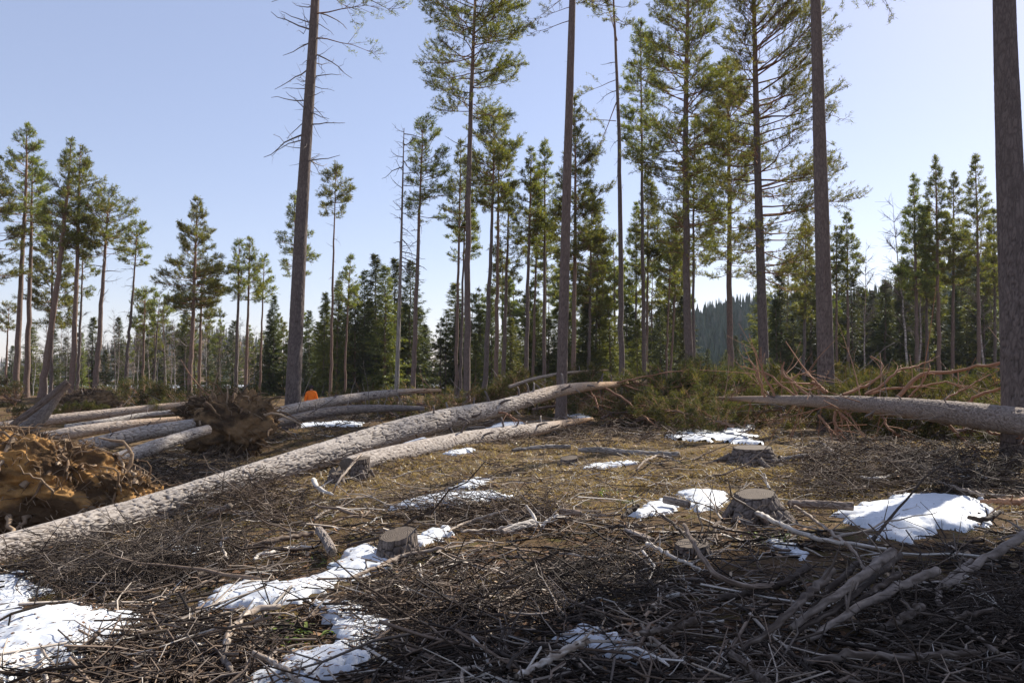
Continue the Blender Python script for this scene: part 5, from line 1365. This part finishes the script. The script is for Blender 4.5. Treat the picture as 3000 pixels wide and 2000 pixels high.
def twig_litter():
    rng = np.random.default_rng(31)
    g = Geo()
    def batch(px, py, lmin, lmax, rmin, rmax, lift, tilt, kids, rl, rh, mi=0, clump=None):
        p = hit(px, py)
        m = len(p)
        L = rng.uniform(lmin, lmax, m); a = rng.uniform(0, 6.283, m)
        if clump is not None: a = clump + rng.normal(0, .6, m)
        el = rng.normal(0, tilt, m)
        D = np.stack([np.cos(a) * np.cos(el), np.sin(a) * np.cos(el), np.sin(el)], 1)
        S = nrm(np.cross(D, np.array([0, 0, 1.0])))
        n = 5; s = np.linspace(-.5, .5, n)
        bend = rng.normal(0, .42, m)
        P = p[:, None] + D[:, None] * (L[:, None] * s)[..., None] + S[:, None] * ((bend * L)[:, None] * (s ** 2 * 2))[..., None] + rng.normal(0, .024, (m, n, 3)) * L[:, None, None]
        gz = H(P[:, :, 0], P[:, :, 1])
        lf = lift * rng.uniform(0, 1, m) ** 1.6
        P[:, :, 2] = np.maximum(P[:, :, 2] + lf[:, None], gz + .01)
        R = rng.uniform(rmin, rmax, m)[:, None] * np.linspace(1.1, .45, n)[None]
        R = np.maximum(R, (p[:, 1] * .00042)[:, None])
        V, F = tubes(P, R, 3)
        rn = rl + (rh - rl) * rng.uniform(0, 1, m) ** 2.1
        g.add(V, F, mi, np.repeat(rn, n * 3))
        for k in range(kids):
            i = rng.integers(1, n - 1, m)
            p0 = P[np.arange(m), i]
            d = nrm(D + S * rng.choice([-1, 1], (m, 1)) * rng.uniform(.4, 1.2, (m, 1)) + rng.normal(0, .3, (m, 3)))
            l = (L * rng.uniform(.15, .45, m))[:, None]
            P2 = np.stack([p0, p0 + d * l * .5 + rng.normal(0, .02, (m, 3)), p0 + d * l + rng.normal(0, .03, (m, 3))], 1)
            P2[:, :, 2] = np.maximum(P2[:, :, 2], H(P2[:, :, 0], P2[:, :, 1]) + .006)
            R2 = R[:, :1] * np.array([[.6, .45, .3]]); R2 = np.maximum(R2, (p[:, 1] * .00032)[:, None])
            V, F = tubes(P2, R2, 3)
            g.add(V, F, mi, np.repeat(np.clip(rn + rng.normal(0, .1, m), 0, 1), 9))
    def scatter(n, x0, x1, y0, y1, pw=1.0):
        px = rng.uniform(x0, x1, n); py = y0 + (y1 - y0) * rng.uniform(0, 1, n) ** pw
        s_ = on_snow(px, py) | ((on_snow(px, py - 55) | on_snow(px - 80, py - 20) | on_snow(px + 80, py - 20)) & (rng.uniform(0, 1, n) < .85))
        s_ |= pip(px, py, [(1950, 1640), (2780, 1600), (3000, 1760), (2700, 1960), (2000, 1980)]) & (rng.uniform(0, 1, n) < .6)
        k = ~s_ | (rng.uniform(0, 1, n) < .03)
        return px[k], py[k]
    # near ground: dense grey litter
    batch(*scatter(2000, -300, 3300, 1500, 2100), .2, .9, .003, .010, .09, .16, 2, .1, 1.0)
    batch(*scatter(500, -300, 3300, 1480, 2100), .4, 1.3, .008, .017, .10, .12, 2, .45, 1.0)
    batch(*scatter(1500, -300, 3300, 1560, 2100), .3, 1.2, .005, .013, .12, .14, 2, 0, .75, 1)
    batch(*scatter(1500, -300, 3300, 1600, 2100), .08, .3, .002, .005, .05, .25, 1, .0, .8)
    # glade: thinner
    batch(*scatter(1700, -200, 3300, 1270, 1520), .25, 1.1, .004, .010, .10, .16, 2, .2, 1.0)
    batch(*scatter(900, 600, 3300, 1200, 1300), .3, 1.3, .005, .012, .18, .22, 2, .2, .9)
    # brush mounds (centre x, y, half sizes, count, height, dark?)
    for cx, cy, rx, ry, n, hh, mi, lo, hi_ in ((2560, 1370, 220, 60, 1500, .45, 0, .15, .65), (2820, 1400, 190, 70, 1300, .5, 1, .2, .9), (2480, 1430, 160, 45, 700, .35, 0, .1, .6), (620, 1460, 180, 60, 900, .35, 0, .05, .5), (300, 1690, 240, 70, 1500, .35, 1, .2, 1.0),
                               (560, 1640, 170, 60, 1000, .35, 1, .2, .9), (1400, 1515, 230, 40, 900, .3, 0, .05, .8), (800, 1480, 100, 60, 600, .4, 0, .1, .6), (560, 1380, 200, 40, 700, .25, 1, .2, .8), (1850, 1270, 240, 40, 900, .4, 0, .2, .7), (1560, 1290, 160, 25, 400, .25, 0, .2, .7),
                               (2800, 1850, 250, 110, 900, .25, 1, .1, .8), (1750, 1750, 220, 80, 800, .22, 1, 0, .8), (1250, 1800, 260, 110, 900, .15, 0, 0, .7), (950, 1240, 120, 18, 260, .5, 1, .2, .8), (1120, 1225, 110, 20, 260, .7, 1, .2, .8), (430, 1410, 60, 40, 200, .3, 1, .3, .9)):
        n = int(n * .34)
        r = np.sqrt(rng.uniform(0, 1, n)); t = rng.uniform(0, 6.283, n)
        px = cx + rx * r * np.cos(t); py = cy + ry * r * np.sin(t)
        batch(px, py, .25, 1.0, .002, .006, hh, .35, 2, lo, hi_, mi)
    # bark flakes and wood chips
    px, py = scatter(7000, -300, 3300, 1280, 2100)
    p = hit(px, py); m = len(p)
    t1 = nrm(rng.normal(0, 1, (m, 3)) * np.array([1, 1, .25])); t2 = nrm(np.cross(t1, rng.normal(0, .35, (m, 3)) + np.array([0, 0, 1.0])))
    sz = rng.uniform(.012, .05, (m, 1)) * (1 + p[:, 1:2] * .02); wd_ = sz * rng.uniform(.25, .6, (m, 1))
    p = p + np.array([0, 0, 1.0]) * rng.uniform(.012, .05, (m, 1))
    V = np.stack([p - t1 * sz - t2 * wd_ * .6, p - t1 * sz * .2 + t2 * wd_, p + t1 * sz + t2 * wd_ * .3, p + t1 * sz * .4 - t2 * wd_], 1).reshape(-1, 3)
    g.add(V, np.arange(m * 4).reshape(-1, 4), 2, np.repeat(rng.uniform(0, 1, m), 4))
    # needles and bark crumbs lying on the snow
    px = rng.uniform(-200, 3200, 26000); py = rng.uniform(1230, 2080, 26000)
    k = on_snow(px, py); p = hit(px[k], py[k]); m = len(p)
    t1 = nrm(rng.normal(0, 1, (m, 3)) * np.array([1, 1, .1])); t2 = nrm(np.cross(t1, np.array([0, 0, 1.0])))
    sz = rng.uniform(.006, .03, (m, 1)) ; wd_ = np.maximum(sz * rng.uniform(.1, .5, (m, 1)), .003)
    p = p + np.array([0, 0, 1.0]) * rng.uniform(.06, .11, (m, 1))
    V = np.stack([p - t1 * sz, p + t2 * wd_, p + t1 * sz, p - t2 * wd_], 1).reshape(-1, 3)
    g.add(V, np.arange(m * 4).reshape(-1, 4), 2, np.repeat(rng.uniform(0, .7, m), 4))
    me = g.mesh('twig_litter', [M_TWIG, M_TWIGDARK, M_CHIP])
    link('twig_litter', me, label='carpet of dead twigs and slash over the clearing', kind='stuff')
twig_litter()

def grasses():
    rng = np.random.default_rng(41)
    def blades(n, x0, x1, y0, y1, per, h0, h1, w0, material, name, label, lean=.7, field=None):
        px = rng.uniform(x0, x1, n); py = rng.uniform(y0, y1, n)
        k = ~on_snow(px, py)
        p = hit(px[k], py[k])
        if field is not None:
            f = field(p); p = p[f]
        m = len(p)
        q = np.repeat(p, per, 0) + rng.normal(0, .045, (m * per, 3)) * np.array([1, 1, 0])
        q[:, 2] = H(q[:, 0], q[:, 1]) - .01
        a = rng.uniform(0, 6.283, m * per)
        hh = rng.uniform(h0, h1, m * per)[:, None]
        d = nrm(np.stack([np.cos(a) * lean, np.sin(a) * lean, rng.uniform(.25, 1.1, m * per)], 1))
        w = np.maximum(w0, q[:, 1:2] * .0005)
        sd = nrm(np.cross(d, rng.normal(0, 1, (m * per, 3)))) * w
        mid = q + d * hh * .55; tip = q + d * hh + np.stack([np.cos(a), np.sin(a), -np.ones_like(a) * .6], 1) * hh * .25
        V = np.stack([q - sd, q + sd, mid + sd * .8, mid - sd * .8, tip], 1).reshape(-1, 3)
        b = np.arange(m * per)[:, None] * 5
        me = mesh_np(name, V, [b + np.array([[0, 1, 2, 3]]), b + np.array([[3, 2, 4]])], material, attrs={'rnd': np.repeat(np.clip(np.repeat(rng.beta(2, 2, m), per) + rng.normal(0, .1, m * per), 0, 1), 5)})
        link(name, me, label=label, kind='stuff')
    blades(8500, 700, 3100, 1255, 1500, 5, .05, .17, .0025, M_GRASS, 'dry_grass', 'straw-coloured dry grass over the glade', field=lambda p: vnoise(p[:, 0] * .8, p[:, 1] * .8, s=61) > -.25)
    blades(3000, 0, 1500, 1400, 2000, 4, .04, .13, .002, M_GRASS, 'dry_grass', 'dry grass blades in the near litter', field=lambda p: vnoise(p[:, 0] * 1.2, p[:, 1] * 1.2, s=62) > .1)
    blades(5200, 100, 3000, 1290, 1760, 6, .02, .06, .003, M_MOSS, 'moss', 'ochre moss cushions between the sticks', lean=.5, field=lambda p: vnoise(p[:, 0] * 1.1, p[:, 1] * 1.1, s=63) > .15)
grasses()

def leafy_tuft(label, px, py, n, h, w, seed, material=None, name='leafy_tuft', spread=.09):
    rng = np.random.default_rng(1700 + seed)
    p = hit(px, py)
    root = link(name, None, loc=p, label=label, cat='plant')
    for i in range(n):
        a = rng.uniform(0, 6.28); L = h * rng.uniform(.6, 1.2); ww = w * rng.uniform(.7, 1.2)
        s = np.linspace(0, 1, 6)
        c = np.array([math.cos(a), math.sin(a)])
        b = rng.normal(0, spread, 2)
        x = b[0] + c[0] * L * (s * .75); y = b[1] + c[1] * L * (s * .75); z = L * (.75 * s - .5 * s ** 2.4)
        wd = ww * np.sin(np.clip(s * 2.9 + .2, 0, np.pi)) + .001
        sx, sy = -c[1], c[0]
        V = np.concatenate([np.stack([x - sx * wd, y - sy * wd, z + wd * .3], 1), np.stack([x, y, z], 1), np.stack([x + sx * wd, y + sy * wd, z + wd * .3], 1)])
        F = [[j, j + 1, 6 + j + 1, 6 + j] for j in range(5)] + [[6 + j, 6 + j + 1, 12 + j + 1, 12 + j] for j in range(5)]
        link('leaf', mesh_np('leaf', V, [np.array(F)], material or M_HERB, attrs={'rnd': np.full(18, rng.uniform(0, 1))}), root)
leafy_tuft('lush green strap-leaved tuft beside the winding snow', 838, 1872, 46, .22, .012, 1, spread=.11)
leafy_tuft('fresh green tuft below the big flared stump', 2272, 1580, 30, .2, .010, 2, spread=.12)
leafy_tuft('low yellow-green tuft out in the glade', 1772, 1446, 24, .16, .010, 3, spread=.16)
leafy_tuft('small green tuft beside the two-part snow patch', 1842, 1480, 16, .2, .008, 4, spread=.06)
leafy_tuft('bright green sprigs at the foot of near cut stump', 1195, 1660, 20, .10, .008, 5, spread=.14)
leafy_tuft('green sprigs poking through the snow streak end', 985, 1645, 18, .12, .005, 6, spread=.14)
leafy_tuft('little green sprout in the near corner moss', 215, 1662, 14, .16, .008, 7, spread=.08)
leafy_tuft('green cushion of leaves beside the thin snow strip', 1400, 1440, 22, .12, .010, 8, spread=.2)

# thin dead saplings
def sapling(label, px, py, hpx, seed, mat_=None):
    rng = np.random.default_rng(1900 + seed)
    p = hit(px, py); h = hpx * p[1] / FPX
    me = branch_mesh('sapling', rng, mat_ or M_TWIGDARK, kids=16, bend=.08, r=.008, n=10, k=5, kid_len=.42)
    o = link('dead_sapling', me, label=label, cat='sapling')
    orient(o, p - np.array([0, 0, .05]), (rng.normal(0, .1), rng.normal(0, .1), 1), h, 1.0, rng.uniform(0, 6))
sapling('thin bare sapling standing in front of the propped log', 648, 1470, 210, 1)
sapling('dark bare sapling standing behind the propped log', 930, 1330, 120, 2)
sapling('bare twiggy sapling in the glade straw', 1600, 1385, 120, 3, M_TWIG)
sapling('spindly bare sapling beside the far stump', 2380, 1350, 100, 4, M_TWIG)
sapling('bare grey sapling rising from the near dark brush', 520, 1640, 160, 5, M_TWIG)
sapling('short bare sapling near the grey stump between logs', 1290, 1215, 90, 6)

# ------------------------------------------------------------------ felled pine tops: the green brush band
RBH = np.random.default_rng(51)
def top_shape(h, R):
    t, c, P, Rr = pine_mesh('felled_top', RBH, np.array([(0, 0, 0), (.1, .1, h * .5), (.2, 0, h)]), .07, .4, R, 'column', .95, .20, .019, 9, needle=M_BRUSH, whorl=.42, trunk_sides=8)
    return t, c
TOPS = [top_shape(5, 1.7), top_shape(4.2, 1.5), top_shape(5.5, 1.5), top_shape(3.6, 1.3)]
def brush(label, px, py, d, scale, seed, az=None, el=.2, group='felled pine tops', flat=.75):
    rng = np.random.default_rng(2100 + seed)
    p = wp(px, py, d)
    gz = float(H(p[0], p[1]))
    t, c = TOPS[seed % len(TOPS)]
    root = link('felled_pine_top', None, loc=(p[0], p[1], gz + .3), label=label, cat='felled top', group=group)
    a = rng.uniform(0, 6.28) if az is None else az
    q = Vector((math.cos(a), math.sin(a), el)).to_track_quat('Z', 'Y') @ Quaternion((0, 0, 1), rng.uniform(0, 6.28))
    root.rotation_mode = 'QUATERNION'; root.rotation_quaternion = q
    root.scale = (scale * (.78 if px < 1300 else .9 if px < 1800 else 1.05),) * 3
    link('trunk', t, root).color = (.4, 1, 1, 1); link('crown', c, root)
    qi = q.inverted()
    for k in range(9):      # snapped bare limbs sticking up and out of the heap
        a2 = rng.uniform(0, 6.28)
        o = link('bare_branch', (RED + DEAD)[rng.integers(len(RED) + len(DEAD))], root)
        orient(o, (rng.normal(0, .35), rng.normal(0, .35), rng.uniform(.3, 3.6)), qi @ Vector((math.cos(a2), math.sin(a2), rng.uniform(-.1, 1.0))), rng.uniform(.9, 2.3), rng.uniform(.8, 1.3), rng.uniform(0, 6))
BR = [
 ('green felled top heaped directly behind the propped log tip', 1860, 1180, 29, 1.0, 0.3), ('drooping green felled top by the ragged snow bank', 2080, 1190, 28, 1.0, 2.5), ('dense felled top in front of the broad full pine', 1980, 1130, 33, 1.1, 1.2), ('felled top lying over the ragged snow bank', 2160, 1170, 30, .9, 5.3),
 ('felled top behind the tip of the branchy log', 2280, 1130, 31, 1.1, 0.1), ('sprawling felled top behind the stout straight pine', 2360, 1140, 33, 1.1, 3.0), ('felled top behind the red broken branches', 2560, 1130, 30, 1.0, .4), ('felled top under the long red limb', 2720, 1140, 26, 1.0, 2.9),
 ('felled top next to the thick edge trunk', 2880, 1140, 24, .9, 3.2), ('low felled top under the branchy log', 2660, 1245, 23, .6, .2), ('second low felled top under the branchy log', 2800, 1250, 20, .5, .3), ('low felled top behind the stout pine foot', 2540, 1235, 26, .65, 1.0), ('dark felled top over the thin end of the branchy log', 2150, 1200, 25.5, .6, 3.0), ('brown felled top in front of the ragged snow bank end', 2010, 1205, 27, .6, .4),
 ('felled top at the foot of the bare reddish trunk', 1560, 1150, 38, 1.1, .2), ('felled top behind the thin tilted pale log', 1700, 1110, 41, 1.2, 2.9), ('shadowy felled top left of the bare reddish trunk', 1440, 1150, 38, 1.1, 1.0), ('felled top beneath the tall pine with drooping limbs', 1330, 1150, 40, 1.0, 3.3),
 ('felled top at the end of pale uprooted pine', 1250, 1165, 37, .9, .5), ('felled top behind the dark shaded log', 1150, 1180, 38, .8, 2.2), ('pale olive felled top behind the person', 960, 1130, 50, .9, .3), ('felled top beside the huge rough trunk', 800, 1160, 44, .9, 2.8),
 ('large pale felled top behind the upright root plate', 720, 1130, 36, 1.2, 3.0), ('tall tangle of felled top behind the root crest', 640, 1120, 40, 1.2, 1.4), ('felled top below the large conical pine', 520, 1140, 44, 1.1, 3.1), ('felled top behind the orange-topped log', 420, 1165, 40, 1.0, .3),
 ('felled top right of the far small root plate', 350, 1165, 42, .9, 2.0), ('felled top left of the far small root plate', 150, 1180, 40, .8, .6), ('felled top at the edge pine feet', 60, 1190, 44, .9, 2.7), ('green sprig pile near the leaning broken trunk', 20, 1215, 33, .55, 1.0), ('low felled top behind the leaning broken trunk', 140, 1222, 33, .55, .1),
 ('felled top between the trio of pines and the root plate', 590, 1150, 34, .8, 4.0), ('felled top in front of the crooked dark pine', 1800, 1140, 36, 1.0, 1.9), ('felled top near the ground log end', 1760, 1215, 29, .7, .9), ('felled top filling the gap by the picture edge', 3040, 1170, 22, .9, 2.4), ('felled top in the far shade near slender pine', 1060, 1150, 46, .9, 1.5), ('low felled top right of the red stem pine', 2440, 1120, 38, 1.0, .9)]
for i, (lab, px, py, d, s, az) in enumerate(BR): brush(lab, px, py, d, s, i, az)

# ------------------------------------------------------------------ the person in the orange jacket
def skin_obj(name, material, joints, edges, parent, sub=2):
    me = bpy.data.meshes.new(name)
    names = list(joints)
    me.from_pydata([joints[k][0] for k in names], [(names.index(a), names.index(b)) for a, b in edges], [])
    me.materials.append(material)
    o = link(name, me, parent)
    md = o.modifiers.new('skin', 'SKIN'); md.use_smooth_shade = True
    for i, k in enumerate(names):
        r = joints[k][1]
        me.skin_vertices[0].data[i].radius = (r, r) if not isinstance(r, tuple) else r
    me.skin_vertices[0].data[0].use_root = True
    o.modifiers.new('smooth', 'SUBSURF').levels = sub
    o.modifiers['smooth'].render_levels = sub
    return o

def person():
    p = wp(911, 1235, 38)
    z = float(H(p[0], p[1]))
    root = link('person', None, loc=(p[0], p[1], z), label='person in orange hooded jacket and dark beanie walking away', cat='person')
    root.rotation_euler = (0, 0, .12)
    J = {'pelvis': ((0, 0, .93), (.15, .11)), 'waist': ((0, 0, 1.08), (.14, .10)), 'chest': ((0, .01, 1.28), (.16, .11)), 'neck': ((0, .01, 1.47), .055), 'jaw': ((0, .03, 1.54), .062), 'skull': ((0, .02, 1.63), .085), 'crown': ((0, .01, 1.70), .06), 'nose': ((0, .125, 1.585), .014),
         'shl': ((-.17, 0, 1.40), .07), 'ell': ((-.25, -.02, 1.13), .048), 'wrl': ((-.26, .05, .90), .03), 'pal': ((-.26, .065, .84), .036), 'shr': ((.17, 0, 1.40), .07), 'elr': ((.25, -.03, 1.13), .048), 'wrr': ((.255, .04, .90), .03), 'par': ((.255, .055, .84), .036),
         'hl': ((-.09, 0, .88), .095), 'kl': ((-.10, .06, .49), .062), 'al': ((-.10, .0, .10), .045), 'tl': ((-.11, .15, .04), .04), 'hr': ((.09, 0, .88), .095), 'kr': ((.10, .02, .49), .062), 'ar': ((.10, -.10, .11), .045), 'tr': ((.11, .05, .04), .04)}
    E = [('pelvis', 'waist'), ('waist', 'chest'), ('chest', 'neck'), ('neck', 'jaw'), ('jaw', 'skull'), ('skull', 'crown'), ('skull', 'nose'), ('chest', 'shl'), ('shl', 'ell'), ('ell', 'wrl'), ('wrl', 'pal'), ('chest', 'shr'), ('shr', 'elr'), ('elr', 'wrr'), ('wrr', 'par'), ('pelvis', 'hl'), ('hl', 'kl'), ('kl', 'al'), ('al', 'tl'), ('pelvis', 'hr'), ('hr', 'kr'), ('kr', 'ar'), ('ar', 'tr')]
    for sgn, w_, pl in ((-1, 'l', (-.26, .065, .84)), (1, 'r', (.255, .055, .84))):
        for k, (dy, l) in enumerate(((-.028, .065), (-.008, .08), (.012, .088), (.032, .08))):
            a = f'f{w_}{k}'
            J[a] = ((pl[0], pl[1] + dy, pl[2] - .035), .0095); J[a + 'm'] = ((pl[0] - sgn * .008, pl[1] + dy * 1.1 + .004, pl[2] - .035 - l * .5), .0088); J[a + 't'] = ((pl[0] - sgn * .024, pl[1] + dy * 1.1 + .008, pl[2] - .035 - l * .9), .0075)
            E += [('pa' + w_, a), (a, a + 'm'), (a + 'm', a + 't')]
        J['th' + w_] = ((pl[0] - sgn * .02, pl[1] + .045, pl[2] - .01), .011); J['tt' + w_] = ((pl[0] - sgn * .03, pl[1] + .062, pl[2] - .055), .009)
        E += [('pa' + w_, 'th' + w_), ('th' + w_, 'tt' + w_)]
    skin_obj('body', M_SKIN, J, E, root)
    K = {'hem': ((0, 0, .80), (.205, .155)), 'waist': ((0, 0, 1.05), (.195, .145)), 'chest': ((0, .0, 1.27), (.215, .15)), 'yoke': ((0, 0, 1.40), (.16, .11)), 'collar': ((0, .0, 1.54), (.105, .105)),
         'shl': ((-.19, -.005, 1.385), .092), 'ell': ((-.265, -.025, 1.13), .074), 'wrl': ((-.27, .045, .90), .058), 'shr': ((.19, -.005, 1.385), .092), 'elr': ((.265, -.035, 1.13), .074), 'wrr': ((.265, .035, .90), .058), 'hood': ((0, -.11, 1.47), (.10, .06))}
    skin_obj('jacket', M_ORANGE, K, [('hem', 'waist'), ('waist', 'chest'), ('chest', 'yoke'), ('yoke', 'collar'), ('yoke', 'shl'), ('shl', 'ell'), ('ell', 'wrl'), ('yoke', 'shr'), ('shr', 'elr'), ('elr', 'wrr'), ('yoke', 'hood')], root)
    skin_obj('trousers', M_TROUSER, {'seat': ((0, 0, .90), (.165, .125)), 'hl': ((-.095, 0, .80), .108), 'kl': ((-.10, .055, .49), .082), 'al': ((-.10, .0, .13), .072), 'hr': ((.095, 0, .80), .108), 'kr': ((.10, .018, .49), .082), 'ar': ((.10, -.095, .14), .072)},
             [('seat', 'hl'), ('hl', 'kl'), ('kl', 'al'), ('seat', 'hr'), ('hr', 'kr'), ('kr', 'ar')], root)
    skin_obj('beanie', M_HAT, {'rim': ((0, .005, 1.58), (.135, .145)), 'mid': ((0, .005, 1.68), (.135, .145)), 'top': ((0, .0, 1.79), (.085, .09))}, [('rim', 'mid'), ('mid', 'top')], root)
    for s, y in ((-1, .0), (1, -.10)):
        skin_obj('boot', M_BOOT, {'shaft': ((s * .10, y, .16), .065), 'heel': ((s * .105, y - .01, .05), .052), 'ball': ((s * .11, y + .11, .045), .052), 'toe': ((s * .112, y + .17, .035), .04)}, [('shaft', 'heel'), ('heel', 'ball'), ('ball', 'toe')], root)
person()

# ------------------------------------------------------------------ the air
def haze():
    m, n, l = mat('haze_air')
    v = N(n, 'ShaderNodeVolumePrincipled'); v.inputs['Density'].default_value = .00016; v.inputs['Color'].default_value = (.86, .91, 1.0, 1); v.inputs['Anisotropy'].default_value = 0.0
    o = N(n, 'ShaderNodeOutputMaterial'); l.new(v.outputs[0], o.inputs['Volume'])
    x, y0, y1, z0, z1 = 1650, -160, 1700, -12, 85
    V = np.array([(sx * x, y, z) for z in (z0, z1) for y in (y0, y1) for sx in (-1, 1)], float)
    F = np.array([[0, 2, 3, 1], [4, 5, 7, 6], [0, 1, 5, 4], [2, 6, 7, 3], [0, 4, 6, 2], [1, 3, 7, 5]])
    link('haze', mesh_np('haze', V, [F], m, smooth=False), label='thin pale air over the clearing', kind='stuff')
haze()
